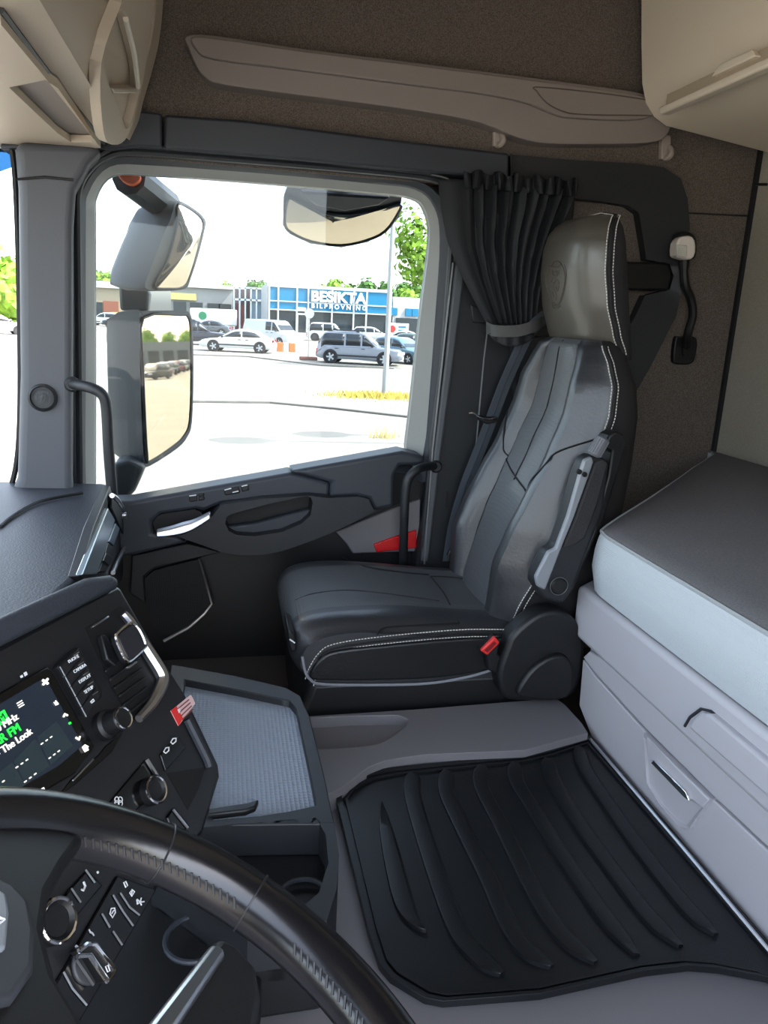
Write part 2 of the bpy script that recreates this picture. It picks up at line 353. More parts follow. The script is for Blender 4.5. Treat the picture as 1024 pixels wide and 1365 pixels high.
bp_ = struct(b.build('trim_4', dark, bevel=.01, seg=3), 'dark pillar behind the passenger door with belt slot', 'pillar')
b = MB(); b.tube(PL([(650, 440), (645, 480), (637, 570), (634, 605)], Y=2.247), .0025, 5); b.build('seam', mat('seam_grey', '6f7276', .5), bp_)
b = MB(); b.prism(PL([(628, 406), (648, 412), (652, 432), (630, 430)], Y=2.244), (0, .01, 0)); b.build('cover_plate', dark, bp_, bevel=.004)
b = MB(); b.prism(PL([(607, 350), (622, 352), (606, 480), (588, 612), (572, 750), (560, 750), (577, 612), (593, 480)], Y=2.235), (0, .03, 0)); b.build('pillar_edge', mat('pillar_edge_grey', '54575b', .45), bp_, bevel=.008)
b = MB(); b.prism(PL([(596, 655), (599, 657), (597, 678), (594, 676)], Y=2.246), (0, .01, 0)); b.build('slot', deep, bp_)
fo = [(683, 206), (760, 213), (850, 218), (885, 223), (908, 238), (917, 265), (920, 300), (913, 370), (902, 420), (868, 488), (835, 545), (690, 545), (683, 400)]
fi = [(700, 258), (760, 264), (815, 270), (838, 274), (852, 284), (858, 320), (862, 346), (893, 352), (898, 368), (893, 386), (860, 394), (848, 420), (832, 450), (700, 450), (696, 350)]
b = MB(); a1, a2 = match(fo, fi, 40); b.ring(PL(a1, Y=2.215), PL(a2, Y=2.235), (0, .055, 0)); sf = struct(b.build('trim_5', dark, bevel=.01, seg=3), 'dark frame around the cloth panel behind the passenger seat', 'frame')
b = MB(); b.prism(PL([(730, 346), (892, 350), (897, 366), (892, 388), (730, 384)], Y=2.225), (0, .04, 0)); b.build('handhold', deep, sf, bevel=.008)
b = MB(); b.tube(PL([(681, 205), (682, 240)], Y=2.213), .0022, 5); b.build('joint', deep, sf)
# ------------------------------------------------------------------ long overhead grab shelf on the side wall
sh = thing('grab_shelf', 'long taupe moulded grab shelf on the cloth wall above the window', 'shelf', P(560, 130, Y=2.27))
out = cat2([(248, 48), (252, 64), (262, 88), (274, 103), (300, 113), (420, 129), (560, 148), (640, 163), (690, 183), (730, 191), (800, 192), (865, 190), (888, 182), (894, 160), (870, 128), (760, 110), (560, 84), (400, 64), (285, 47)], 3)
b = MB(); b.prism(PL(out, Y=2.215), (0, .06, 0)); b.build('shelf_body', taupe, sh, bevel=.014, seg=4)
up = cat2([(255, 50), (262, 66), (285, 78), (400, 93), (560, 114), (640, 124), (700, 136), (735, 150), (765, 157), (860, 158), (872, 132), (760, 113), (560, 87), (400, 67), (285, 50)], 3)
b = MB(); b.prism(PL(up, Y=2.20), (0, .03, 0)); b.build('upper_ledge', taupe, sh, bevel=.008, seg=3)
b = MB(); b.tube(cat(PL([(870, 134), (800, 124), (718, 116), (716, 122), (730, 138), (752, 149), (780, 153), (868, 154)], Y=2.199), 5), .0018, 5); b.build('cover_line', mat('taupe_groove', '5c5049', .6), sh)
hookm = mat('hook_taupe', 'a3968c', .45)
for (x, y, lb) in ((665, 180, 'small taupe coat hook on the cloth wall above the curtain'), (889, 197, 'small taupe coat hook under the right end of the grab shelf')):
    h = thing('coat_hook', lb, 'hook', P(x, y, Y=2.27), 'coat hooks')
    b = MB(); b.prism(PL([(x-6, y-17), (x+6, y-17), (x+6, y+4), (x+3, y+14), (x-7, y+15)], Y=2.25), (0, .02, 0)); b.build('back_plate', hookm, h, bevel=.003)
    b = MB(); pth = [P(x+1, y-2, Y=2.262), P(x+5, y+2, Y=2.245), P(x+6, y+8, Y=2.235), P(x+2, y+13, Y=2.245), P(x-3, y+13, Y=2.26)]
    b.tube(cat(pth, 4), .0085, 10); b.build('hook_arm', hookm, h)
# ------------------------------------------------------------------ overhead console over the windscreen (top left)
def prof_prism(prof, y0, y1, mb, mi=0): mb.prism([V((x, y0, z)) for x, z in prof], (0, y1-y0, 0), mi)
oc = thing('overhead_console', 'beige overhead console with storage pockets at top left', 'console', (-.4, 1.3, 1.33))
Yc = 2.20
r1 = P(138, 190, Y=Yc); r2 = P(168, 188, Y=Yc)
end = [P(x, y, Y=Yc) for x, y in cat2([(172, 186), (184, 160), (190, 135), (203, 90), (212, 50), (217, 0), (219, -60)], 4, False)]
prof = [(-.95, r1.z+.05), (r1.x, r1.z)]+[(r2.x-.004, r2.z)]+[(p.x, p.z) for p in end]+[(-.95, end[-1].z)]
b = MB(); prof_prism([(x-(.02 if i > 2 else 0), z) for i, (x, z) in enumerate(prof)], .35, Yc-.015, b); b.build('console_body', cream, oc, bevel=.01, seg=3)
b = MB(); pc = [(p.x, p.z) for p in end]; b.loft([[V((x, Yc+.012, z)) for x, z in pc], [V((x-.012, Yc-.035, z+.004)) for x, z in pc], [V((x-.06, Yc-.03, z+.03)) for x, z in pc], [V((x-.05, Yc+.012, z+.03)) for x, z in pc]], False, False); b.build('end_rim', cream, oc, bevel=.004)
# pocket in the rear facing side, between ridge strip and end rim
zq = lambda x, y: PP(x, y, V((r2.x+.012, Yc, r2.z)), V((1, 0, -.36)).normalized())
K = lambda pts: [zq(*p) for p in crop(pts, 0, 0, 1.969)]
po = cat2([(272, 345), (300, 380), (338, 352), (372, 230), (390, 110), (400, -30), (326, -30), (318, 10), (266, 165)], 4)
pi_ = cat2([(318, 300), (334, 338), (350, 300), (364, 236), (360, 160), (330, 40), (314, 30), (300, 60), (272, 168)], 4)
m1, m2 = match(po, pi_, 30)
b = MB(); b.ring(K(m1), K(m2), (-.02, 0, .006)); b.build('pocket_frame', cream, oc, bevel=.004)
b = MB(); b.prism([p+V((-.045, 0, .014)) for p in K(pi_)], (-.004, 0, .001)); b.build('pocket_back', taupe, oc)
b = MB(); b.prism([p+V((.0, 0, 0)) for p in K([(296, 232), (364, 232), (360, 246), (300, 246)])], (-.04, 0, .012)); b.build('pocket_divider', cream, oc, bevel=.003)
b = MB(); b.tube(K([(330, 50), (352, 140), (362, 228)]), .006, 6); b.build('pocket_edge', mat('pale_edge', 'd8cfc0', .5), oc)
# groove along the ridge and the pocket in the underside
b = MB(); b.tube([P(0, 12, Z=r1.z-.002), P(54, 84, Z=r1.z-.002), r1], .006, 6); b.build('groove', dark, oc)
U = lambda pts: [P(x, y, Z=r1.z-.004) for x, y in crop(pts, 0, 0, 1.969)]
uo = [(-60, 60), (0, 30), (104, 160), (264, 370), (130, 375), (-60, 372)]
ui = [(22, 204), (118, 183), (150, 205), (245, 345), (240, 354), (185, 354), (150, 330)]
m1, m2 = match(uo, ui, 30)
b = MB(); b.ring(U(m1), U(m2), (0, 0, -.016)); b.build('lower_panel', cream, oc, bevel=.005, seg=3)
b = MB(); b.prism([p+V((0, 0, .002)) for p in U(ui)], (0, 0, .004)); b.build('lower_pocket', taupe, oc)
# ------------------------------------------------------------------ overhead locker over the bunk (top right)
lit_cream = mat('lit_locker_cream', 'e6d8c2', .45, bump=(500, .04))  # cream lightened to carry warm bounced light in its colour
lk = thing('overhead_locker', 'cream overhead locker with recessed grip at top right', 'locker', (1.3, 1.3, 1.35))
lp = [P(x, y, Y=2.2) for x, y in [(855, -60), (855, 60), (856, 112), (861, 138), (872, 156), (888, 168), (950, 184), (1026, 204)]]
prof = [(p.x, p.z) for p in lp]; prof = prof+[(1.6, prof[-1][1]-.02), (1.6, prof[0][1])]
b = MB(); prof_prism(prof, .25, 2.2, b); b.build('locker_body', lit_cream, lk, bevel=.012, seg=4)
xf = lp[1].x; gz = P(886, 141, X=xf-.004)
b = MB(); q0 = gz; q1 = P(1060, 73, X=xf-.004)
b.prism([q0+V((-.012, 0, -.022)), V((xf-.016, q1.y, q0.z-.022)), V((xf-.016, q1.y, q0.z-.002)), q0+V((-.012, .012, -.002))], (.03, 0, 0)); b.build('grip_lip', lit_cream, lk, bevel=.006, seg=3)
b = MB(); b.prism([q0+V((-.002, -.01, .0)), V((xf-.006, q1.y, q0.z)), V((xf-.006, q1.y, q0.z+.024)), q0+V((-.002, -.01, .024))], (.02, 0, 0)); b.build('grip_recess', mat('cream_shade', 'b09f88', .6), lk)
b = MB(); l0 = P(948, 99, X=xf-.02); b.prism([l0+V((0, 0, -.006)), l0+V((0, -.16, -.006)), l0+V((0, -.14, .012)), l0+V((0, -.03, .014))], (.02, 0, 0)); b.build('latch_tab', lit_cream, lk, bevel=.003)
# ------------------------------------------------------------------ gooseneck reading lamp
lm = thing('reading_lamp', 'black gooseneck reading lamp with white head on the side wall', 'lamp', P(914, 468, Y=2.27))
b = MB(); b.prism(cat2([(901, 452), (906, 448), (924, 449), (928, 455), (925, 478), (920, 485), (902, 484), (898, 478)], 3) and PL(cat2([(901, 452), (906, 448), (924, 449), (930, 455), (927, 478), (920, 485), (902, 485), (898, 478)], 3), Y=2.25), (0, .02, 0)); b.build('wall_base', black, lm, bevel=.005)
b = MB(); b.prism(PL([(911, 458), (917, 458), (917, 474), (911, 474)], Y=2.245), (0, .01, 0)); b.build('base_switch', deep, lm, bevel=.002)
gp = cat([P(916, 462, Y=2.24), P(917, 446, Y=2.215), P(924, 420, Y=2.20), P(921, 398, Y=2.195), P(913, 378, Y=2.19), P(912, 345, Y=2.19)], 6)
b = MB(); b.tube(gp, lambda t: .013 if t < .93 else .016, 10); b.build('gooseneck', black, lm)
b = MB(); b.prism(PL(cat2([(905, 312), (916, 308), (929, 316), (930, 338), (924, 346), (906, 344), (902, 330)], 3), Y=2.185), (0, .04, 0)); b.build('head_back', black, lm, bevel=.008)
b = MB(); b.prism(PL(cat2([(903, 324), (909, 316), (920, 314), (927, 320), (928, 336), (922, 346), (908, 344), (902, 340)], 2), Y=2.15), (0, .04, 0)); b.build('head_shell', mat('white_lamp', 'e6dcd2', .4), lm, bevel=.006, label='white lamp head')
b = MB(); b.prism(PL([(902, 326), (917, 327), (916, 344), (903, 341)], Y=2.147), (0, .006, 0)); b.build('lens', mat('lamp_lens', 'd9d6c8', .15, dots=(300, .5)), lm, bevel=.003)
# ------------------------------------------------------------------ curtain
cu = thing('curtain', 'black pleated side curtain tied back beside the passenger seat', 'curtain', P(680, 440, Y=2.18))
NU, NV = 121, 40
def cur(u, v):
    # edges in the photo: left edge, right edge from rail to tie
    le = [(584, 238), (588, 280), (596, 322), (612, 360), (632, 400), (650, 434)]; re = [(772, 250), (764, 275), (748, 310), (734, 345), (722, 385), (716, 432)]
    f = v*(len(le)-1); i = min(len(le)-2, int(f)); t = f-i
    lx = le[i][0]+(le[i+1][0]-le[i][0])*t; ly = le[i][1]+(le[i+1][1]-le[i][1])*t
    rx = re[i][0]+(re[i+1][0]-re[i][0])*t; ry = re[i][1]+(re[i+1][1]-re[i][1])*t
    # a smooth flat strip on the left third at the top, pleats on the rest
    ph = max(0, (u-.2)/.8); amp = min(1, max(0, (u-.17)*6))
    w = math.sin(ph*2*math.pi*8.5+2.2*v+.8*math.sin(9*ph))+.35*math.sin(ph*2*math.pi*17+1+v*3)
    sag = math.sin(math.pi*v)*math.sin(math.pi*min(1, u*1.2))*18*(1-u)
    x = lx+(rx-lx)*u+amp*4*w*(1-.4*v); y = ly+(ry-ly)*u+sag*.5+(amp*4*math.sin(ph*2*math.pi*8.5+1) if v < .02 else 0)
    yy = 2.185-amp*w*.022*(1-.55*v)-.035*math.sin(math.pi*v)*(1-u)-.02*math.exp(-((u-.12)/.1)**2)
    return P(x, y, Y=yy)
b = MB(); b.grid([[cur(u/(NU-1), v/(NV-1)) for u in range(NU)] for v in range(NV)]); cb = b.build('curtain_cloth', curt, cu, smooth=70)
so2 = cb.modifiers.new('thick', 'SOLIDIFY'); so2.thickness = .003
b = MB()
def ruf(u, v):
    x = 620+150*u; y = 236+12*u-8+22*v; w = math.sin(u*2*math.pi*11+.7*math.sin(15*u))
    return P(x+3*math.sin(u*50)*v, y+3*math.sin(u*37)*(1-v), Y=2.172-.018*w-.008*math.sin(math.pi*v))
b.grid([[ruf(u/110, v/8) for u in range(111)] for v in range(9)]); rb_ = b.build('ruffle_heading', curt, cu, smooth=70); rb_.modifiers.new('thick', 'SOLIDIFY').thickness = .003
tie = [(648, 436), (660, 441), (690, 441), (714, 434), (724, 428)]
b = MB(); tpth = cat([P(x, y, Y=yy) for (x, y), yy in zip(tie, (2.17, 2.12, 2.10, 2.11, 2.16))], 5); b.strap(tpth, (0, .004, .016), (0, -1, 0), .003); b.build('tieback', mat('tieback_cloth', '4b4a48', .7), cu, smooth=60)
b = MB(); b.grid([[P(652+62*u, 444+v*18*math.sin(math.pi*u)**.6, Y=2.14-.03*math.sin(math.pi*u)-.006*math.sin(u*22)) for u in [k/20 for k in range(21)]] for v in (0, .4, .8, 1)]); tb = b.build('gathered_tail', curt, cu, smooth=70); tb.modifiers.new('thick', 'SOLIDIFY').thickness = .004
# ------------------------------------------------------------------ grab handles
gh = thing('grab_bar', 'black bent grab handle on the windscreen pillar beside the mirror', 'grab handle', P(100, 515, Y=2.15), 'grab handles')
hp = [P(97, 512, Y=2.15), P(108, 514, Y=2.11), P(124, 518, Y=2.08), P(137, 527, Y=2.07), P(142, 545, Y=2.07), P(145, 600, Y=2.07), P(150, 665, Y=2.08), P(152, 690, Y=2.12)]
b = MB(); b.tube(cat(hp, 6), .014, 12); b.build('grip_bar', dark, gh)
b = MB(); b.lathe(P(97, 512, Y=2.16), (0, -1, 0), [(.02, 0), (.02, .012), (.014, .02)], 16); b.build('mount', dark, gh)
gh = thing('grab_bar', 'black bent grab handle at the rear edge of the passenger door', 'grab handle', P(578, 622, Y=2.23), 'grab handles')
hp = [P(580, 621, Y=2.24), P(568, 622, Y=2.2), P(556, 626, Y=2.17), P(545, 637, Y=2.165), P(541, 655, Y=2.165), P(539, 690, Y=2.17), P(538, 735, Y=2.2), P(538, 752, Y=2.22)]
b = MB(); b.tube(cat(hp, 6), .0135, 12); b.build('grip_bar', dark, gh)
b = MB(); b.lathe(P(580, 621, Y=2.245), (0, -1, 0), [(.02, 0), (.02, .012), (.014, .02)], 16); b.build('mount', dark, gh)
# ------------------------------------------------------------------ bunk: base, mattress
XB = .857
bk = thing('bunk_base', 'light grey bunk base with lid grip and drawer latch', 'bunk base', (1.2, 1.3, 0))
Bp = lambda pts, dx=0: PL(pts, X=XB+dx)
n_y, f_y, b_y = -.2, 1.60, 2.25
def bunk_slab(z0, z1, dx, name, m, bev=.008, yf=0, **k):
    b = MB(); b.prism([(XB+dx, n_y, z0), (XB+dx, f_y+yf, z0), (XB+dx+.22, f_y+yf+.17, z0), (1.61, f_y+yf+.30, z0), (1.61, n_y, z0)], (0, 0, z1-z0)); return b.build(name, m, bk, bevel=bev, seg=3, **k)
bunk_slab(.0, .20, .02, 'base_front', lgrey, yf=-.01)
bunk_slab(.205, .335, -.012, 'lid_rail', lgrey, .014, yf=.03)
b = MB(); b.prism(Bp([(777, 879), (792, 900), (862, 978), (947, 1063), (1024, 1135), (1200, 1290), (1200, 1480), (1024, 1256), (789, 984), (772, 940)], .004), (.02, 0, 0)); b.build('drawer_front', lgrey, bk, bevel=.003)
b = MB(); b.prism(Bp([(786, 868), (842, 903), (917, 967), (1024, 1062), (1200, 1215), (1200, 1285), (1024, 1130), (947, 1058), (862, 973), (792, 896), (777, 876)], .0), (.02, 0, 0)); b.build('middle_panel', lgrey, bk, bevel=.003)
b = MB(); b.prism(Bp([(917, 970), (922, 960), (934, 950), (946, 952), (1024, 1018), (1200, 1165), (1200, 1215), (1024, 1064)], -.026), (.02, 0, 0)); b.build('lid_grip', lgrey, bk, bevel=.006, seg=3)
b = MB(); b.tube(Bp([(913, 968), (920, 956), (935, 945), (948, 948), (1024, 1012), (1200, 1160)], -.013), .003, 6); b.build('grip_shadow_gap', mat('gap_dark', '2a2a2e', .8), bk)
# latch bowl and lever
ho = [(858, 977), (904, 1024), (948, 1065), (936, 1080), (918, 1105), (906, 1103), (880, 1074), (862, 1044)]
hi = [(866, 996), (900, 1026), (940, 1066), (930, 1078), (914, 1094), (898, 1080), (876, 1056), (866, 1036)]
b = MB(); m1, m2 = match(ho, hi, 24); b.ring(Bp(m1, -.003), Bp(m2, .012), (.012, 0, 0)); b.build('latch_surround', lgrey, bk, bevel=.003)
b = MB(); b.prism(Bp(hi, .014), (.004, 0, 0)); b.build('latch_bowl', mat('latch_grey', '8f8d93', .5), bk)
b = MB(); b.prism(Bp([(861, 982), (905, 1026), (945, 1066), (936, 1078), (917, 1062), (872, 1016), (866, 1014)], -.004), (.012, 0, 0)); b.build('latch_flap', lgrey, bk, bevel=.003)
b = MB(); b.prism(Bp([(867, 1017), (871, 1013), (914, 1055), (918, 1068), (912, 1064)], -.01), (.01, 0, 0)); b.build('latch_lever', chrome, bk, bevel=.002, label='chrome latch lever')
b = MB(); b.tube([P(787, 986, Z=.012), P(900, 1118, Z=.012), P(1024, 1266, Z=.012), P(1150, 1420, Z=.012)], .004, 6); b.build('threshold_strip', silver, bk)
# mattress with crowned top and rounded front corner
mt = thing('mattress', 'grey bunk mattress with pale woven side behind the seat', 'mattress', (1.2, 1.2, .345))
ol = [(XB-.004, -.2), (XB-.004, .4), (XB-.004, 1.0), (XB-.004, 1.45), (XB+.002, 1.56), (XB+.03, 1.60), (XB+.22, 1.745), (1.35, 1.98), (1.57, 2.2), (1.592, 2.18), (1.592, 1.2), (1.592, .4), (1.592, -.2)]
ol = [(p.x, p.y) for p in cat([(x, y, 0) for x, y in ol], 3)]
def zt(x, y): return .487+.075*max(0, min(1, (x-XB)/.5))**.8
lo = [[V((x, y, .342)) for x, y in ol]]
cxm, cym = 1.25, 1.0
def ins(x, y, d):
    e = V((cxm-x, cym-y, 0)); e.normalize(); return x+e.x*d, y+e.y*d
for dz, d in ((.36, -.004), (.40, -.014), (.44, -.012), (.470, -.006), (.483, .0)): lo.append([V((*ins(x, y, d), dz+(zt(x, y)-.487)*(dz-.342)/.145)) for x, y in ol])
b = MB(); b.loft(lo, caps=False); b.build('mattress_side', bedside, mt, smooth=60)
tl = [lo[-1]]
for d, dz in ((.004, .004), (.012, .008), (.05, .010), (.15, .012), (.3, .014)):
    row = []
    for x, y in ol: X_, Y_ = ins(x, y, d); row.append(V((X_, Y_, zt(X_, Y_)+dz-.004)))
    tl.append(row)
b = MB(); b.loft(tl, caps=False); b.add([p for p in tl[-1]], [tuple(range(len(tl[-1])))]); b.build('mattress_top', bedtop, mt, smooth=60)
b = MB(); b.tube([p+V((-.0, 0, .002)) for p in lo[-1][:26]], .0045, 6); b.build('piping', mat('piping_grey', 'a2a5a8', .8), mt)
# ------------------------------------------------------------------ floor mat
fm = thing('floor_mat', 'black ribbed rubber floor mat on the grey floor', 'floor mat', (.5, 1.15, 0))
mo = [(446, 1058), (456, 1043), (480, 1030), (520, 1022), (600, 1014), (700, 1004), (735, 996), (788, 979), (905, 1115), (1012, 1240), (1090, 1330), (1024, 1302), (960, 1290), (920, 1287), (860, 1294), (720, 1325), (590, 1335), (565, 1330), (520, 1303), (505, 1285), (490, 1240)]
b = MB(); mz = PL(mo, Z=.004); b.prism([p-V((0, 0, .012)) for p in mz], (0, 0, .012)); b.build('mat_base', rubber, fm, bevel=.003)
cxp, cyp = 720, 1160
def shr(k): return [(x+(cxp-x)*k, y+(cyp-y)*k) for x, y in mo]
b = MB(); m1, m2 = PL(shr(.004), Z=.012), PL(shr(.034), Z=.012); b.ring(m1, m2, (0, 0, -.012)); b.build('outer_rim', rubber, fm, bevel=.003)
b = MB(); m1, m2 = PL(shr(.050), Z=.009), PL(shr(.066), Z=.009); b.ring(m1, m2, (0, 0, -.009)); b.build('inner_rim', rubber, fm, bevel=.002)
ribs = [[(280, 440), (297, 540), (345, 740), (380, 830), (430, 880)], [(390, 340), (385, 410), (440, 600), (530, 850), (600, 950), (690, 1025)], [(505, 330), (502, 400), (545, 500), (640, 690), (740, 900), (860, 1000)],
        [(625, 315), (622, 385), (690, 520), (800, 740), (890, 880), (1010, 985)], [(738, 305), (742, 365), (800, 465), (900, 620), (1024, 800), (1150, 960)], [(848, 290), (862, 352), (930, 470), (1040, 625), (1180, 810), (1300, 930)],
        [(955, 250), (972, 315), (1040, 420), (1160, 590), (1320, 790), (1420, 890)]]
for k, r in enumerate(ribs):
    c = cat(PL(crop(r, 400, 900, 2.56), Z=.004), 8); N = len(c); rows = []
    for i, p in enumerate(c):
        t = i/(N-1); wd_ = .019*(math.sin(math.pi*t)**.8 if k == 0 else min(1, 6*t+.5, 6*(1-t)+.3))
        d = (c[min(N-1, i+1)]-c[max(0, i-1)]).normalized(); s_ = V((d.y, -d.x, 0))*wd_
        if s_.x < 0: s_ = -s_
        rows.append([p-s_-V((0, 0, .004)), p-s_*.94+V((0, 0, .0065)), p-s_*.75+V((0, 0, .0075)), p+s_*.6+V((0, 0, .005)), p+s_+V((0, 0, -.001)), p-V((0, 0, .006))])
    MB().loft(rows).build('rib', rubber, fm, smooth=30)
# ------------------------------------------------------------------ passenger seat
seat = thing('passenger_seat', 'black leather passenger seat with white stitching and folded armrest', 'seat', (.5, 1.9, -.14))
YM = 1.90
ROWS = [(.16, .69, .04, .02, .20, .93), (.25, .713, .055, .035, .228, .945), (.36, .755, .095, .045, .243, .965), (.44, .787, .10, .055, .244, .98), (.53, .825, .097, .06, .242, .99), (.63, .863, .088, .06, .239, .995),
        (.74, .898, .085, .055, .232, .995), (.81, .903, .078, .05, .222, .985), (.86, .897, .055, .04, .200, .97), (.90, .890, .035, .03, .172, .955), (.915, .895, .02, .02, .15, .95)]
def lerp_rows(R_, z):
    if z <= R_[0][0]: return R_[0]
    for a, c in zip(R_, R_[1:]):
        if z <= c[0]:
            t = (z-a[0])/(c[0]-a[0]); t = t*t*(3-2*t)*.35+t*.65
            return tuple(p+(q-p)*t for p, q in zip(a, c))
    return R_[-1]
def sm(a, c, t):
    t = max(0, min(1, (t-a)/(c-a))); return t*t*(3-2*t)
def back_front(u, row):                           # front skin of the backrest, u = -1 near .. 1 far
    z, xs, bo, io, w, xb = row; a = abs(u)
    inner = -io-.006*math.cos(a*3)
    k = sm(.48, .66, a)
    x = inner*(1-k)+(-bo)*k
    if a > .8: x = -bo*(1-sm(.80, 1.0, a)*1.0) if a < 1 else 0
    # crease between insert and bolster
    x += .012*math.exp(-((a-.52)/.035)**2)
    return xs+x
def f_back(y, z):
    r = lerp_rows(ROWS, z); return back_front(max(-1, min(1, (y-YM)/r[4])), r)
zs = []
for a, c in zip(ROWS, ROWS[1:]): zs += [a[0]+(c[0]-a[0])*k/3 for k in range(3)]
zs.append(ROWS[-1][0])
us = [-1, -.985, -.96, -.92, -.87, -.82, -.76, -.7, -.64, -.59, -.55, -.52, -.49, -.45, -.38, -.25, -.12, 0]
us = us+[-u for u in us[:-1]][::-1]
loops = []
for z in zs:
    r = lerp_rows(ROWS, z); w, xs, xb = r[4], r[1], r[5]
    L_ = [V((back_front(u, r), YM+w*u, z)) for u in us]
    d = xb-xs
    L_ += [V((xs+d*t, YM+w*s_, z)) for t, s_ in ((.3, 1.0), (.65, .97), (.9, .88), (1, .7), (1.03, .35), (1.04, 0), (1.03, -.35), (1, -.7), (.9, -.88), (.65, -.97), (.3, -1.0))]
    loops.append(L_)
nu = len(us); n = len(loops[0])
b = MB()
b.loft(loops)
for i in range(len(b.m)):
    k = i % n if i < (len(loops)-1)*n else n-1
    b.m[i] = 1 if (k < nu-1 and abs((us[k]+us[k+1])/2) < .52) else (0 if k < nu-1 else 2)
b.build('backrest', [leather, perf, backf], seat, smooth=50)
def onback(px, py, fn, off=-.0015, x0=.85):
    x = x0
    for _ in range(14):
        p = P(px, py, X=x); x = x+.6*(fn(p.y, p.z)-x)
    p = P(px, py, X=x+off); return p
def seamline(fn, us_, zs_, off=-.001):
    out = []
    for u, z in zip(us_, zs_):
        r = lerp_rows(ROWS, z); out.append(V((back_front(u, r)+off, YM+r[4]*u, z)))
    return out
def span(a, c, k): return [a+(c-a)*i/(k-1) for i in range(k)]
b = MB()
for s_ in (-1, 1): b.tube(seamline(0, [s_*.52]*30, span(.24, .90, 30)), .0022, 5)
b.tube(seamline(0, [-.02]*20, span(.54, .91, 20)), .0018, 5)
hz = cat([(-1, .70, 0), (-.85, .655, 0), (-.68, .59, 0), (-.52, .525, 0), (-.3, .535, 0), (0, .55, 0), (.3, .565, 0), (.52, .58, 0), (.6, .62, 0), (.66, .66, 0), (.8, .70, 0)], 8)
b.tube(seamline(0, [p.x for p in hz], [p.y for p in hz]), .0024, 5); b.build('panel_seam', dthread, seat)
b = MB()
for off, uu in ((-.002, -.985), (.004, -1.0)):
    ln_ = []
    for z in span(.17, .905, 60):
        r = lerp_rows(ROWS, z); ln_.append(V((back_front(uu, r)+(off if uu > -1 else .012), YM+r[4]*uu-.0015, z)))
    dashes(b, ln_, .0075, .0052, .0013)
b.build('white_stitching', thread, seat)
b = MB(); ln_ = []
for z in span(.17, .905, 40):
    r = lerp_rows(ROWS, z); ln_.append(V((r[1]+.005, YM-r[4]-.001, z)))
b.tube(ln_, .003, 6); b.build('edge_piping', dthread, seat)
# headrest
HR = [(.872, .905, .152, .985), (.89, .896, .157, .984), (.93, .876, .158, .978), (1.0, .852, .157, .966), (1.08, .838, .154, .952), (1.14, .837, .149, .941), (1.175, .843, .138, .933), (1.197, .856, .120, .925), (1.210, .873, .095, .915), (1.214, .89, .06, .905)]
hu = [-1, -.99, -.95, -.88, -.78, -.6, -.35, 0, .35, .6, .78, .88, .95, .99, 1]
YH = YM+.028
def f_head(y, z):
    r = lerp_rows(HR, z); u = max(-1, min(1, (y-YH)/(r[2]+.028))); return r[1]+.045*abs(u)**4+.0*u
loops = []; hz_ = []
for a, c in zip(HR, HR[1:]): hz_ += [a[0]+(c[0]-a[0])*k/3 for k in range(3)]
hz_.append(HR[-1][0])
for z in hz_:
    r = lerp_rows(HR, z)
    L_ = [V((f_head(YH+(r[2]+.028)*u, z), YH+(r[2]+.028)*u, z)) for u in hu]
    x1, x2 = r[1]+.045, r[3]
    L_ += [V((x1+(x2-x1)*t, YH+(r[2]+.028)*s_*q, z)) for t, q, s_ in ((.4, 1.03, 1), (.8, 1.0, 1), (1, .85, 1), (1.05, .4, 1), (1.05, .4, -1), (1, .85, -1), (.8, 1.0, -1), (.4, 1.03, -1))]
    loops.append(L_)
n = len(loops[0]); b = MB(); b.loft(loops)
for i in range(len(b.m)):
    k = i % n if i < (len(loops)-1)*n else n-1
    b.m[i] = 0 if k < len(hu)-1 else 1
hd = b.build('headrest', [headl, backf], seat, smooth=60)
b = MB(); b2 = MB()
for q, mb, kind in ((.0, b, 0), (.009, b2, 1), (.018, b, 0)):
    ln_ = [V((f_head(YM-lerp_rows(HR, z)[2], z)+q-.003, YM-lerp_rows(HR, z)[2]*(1+q*1.5)-.001, z)) for z in span(.885, 1.208, 40)]
    top_ = [V((lerp_rows(HR, 1.214)[1]+q+.01, YM-.06+.12*k/10, 1.2155)) for k in range(11)]
    if kind: mb.tube(ln_+top_, .003, 6)
    else: dashes(mb, ln_+top_, .0072, .005, .0013)
b.build('white_stitching', thread, hd); b2.build('edge_piping', dthread, hd)
b = MB()
def H_(pts): return [onback(x, y, f_head, -.0006) for x, y in crop(pts, 700, 280, 6.4)]
def line(pts, r=.0011, cl=False): b.tube(cat(H_(pts), 4, cl), r, 5, closed=cl)
line([(215, 480), (200, 520), (185, 590), (195, 660), (225, 760), (255, 800), (290, 795), (320, 710), (340, 600), (335, 530), (315, 475), (265, 490)], .0014, True)
line([(200, 470), (182, 560), (178, 620), (200, 720), (235, 800)]); line([(335, 465), (352, 540), (345, 630), (320, 740), (300, 790)])
line([(232, 470), (245, 445), (270, 436), (295, 445), (312, 470)], .0014); line([(222, 480), (265, 490), (315, 472)])
line([(232, 805), (245, 835), (275, 840), (300, 820)]); line([(240, 815), (268, 822), (295, 808)])
for s_ in ([(235, 515), (240, 550), (262, 560), (275, 545), (270, 520)], [(290, 515), (285, 545), (262, 575), (240, 585), (225, 610), (245, 620)], [(270, 590), (290, 610), (285, 640), (255, 640), (230, 655)], [(260, 600), (245, 640), (250, 680), (235, 700), (250, 740)], [(290, 650), (280, 690), (262, 700), (270, 740), (262, 765)], [(245, 530), (258, 520)], [(262, 655), (272, 675), (258, 700)]): line(s_, .001)
b.build('embossed_emblem', mat('emboss_leather', '4a4740', .35), hd, label='embossed shield emblem with a crowned beast')
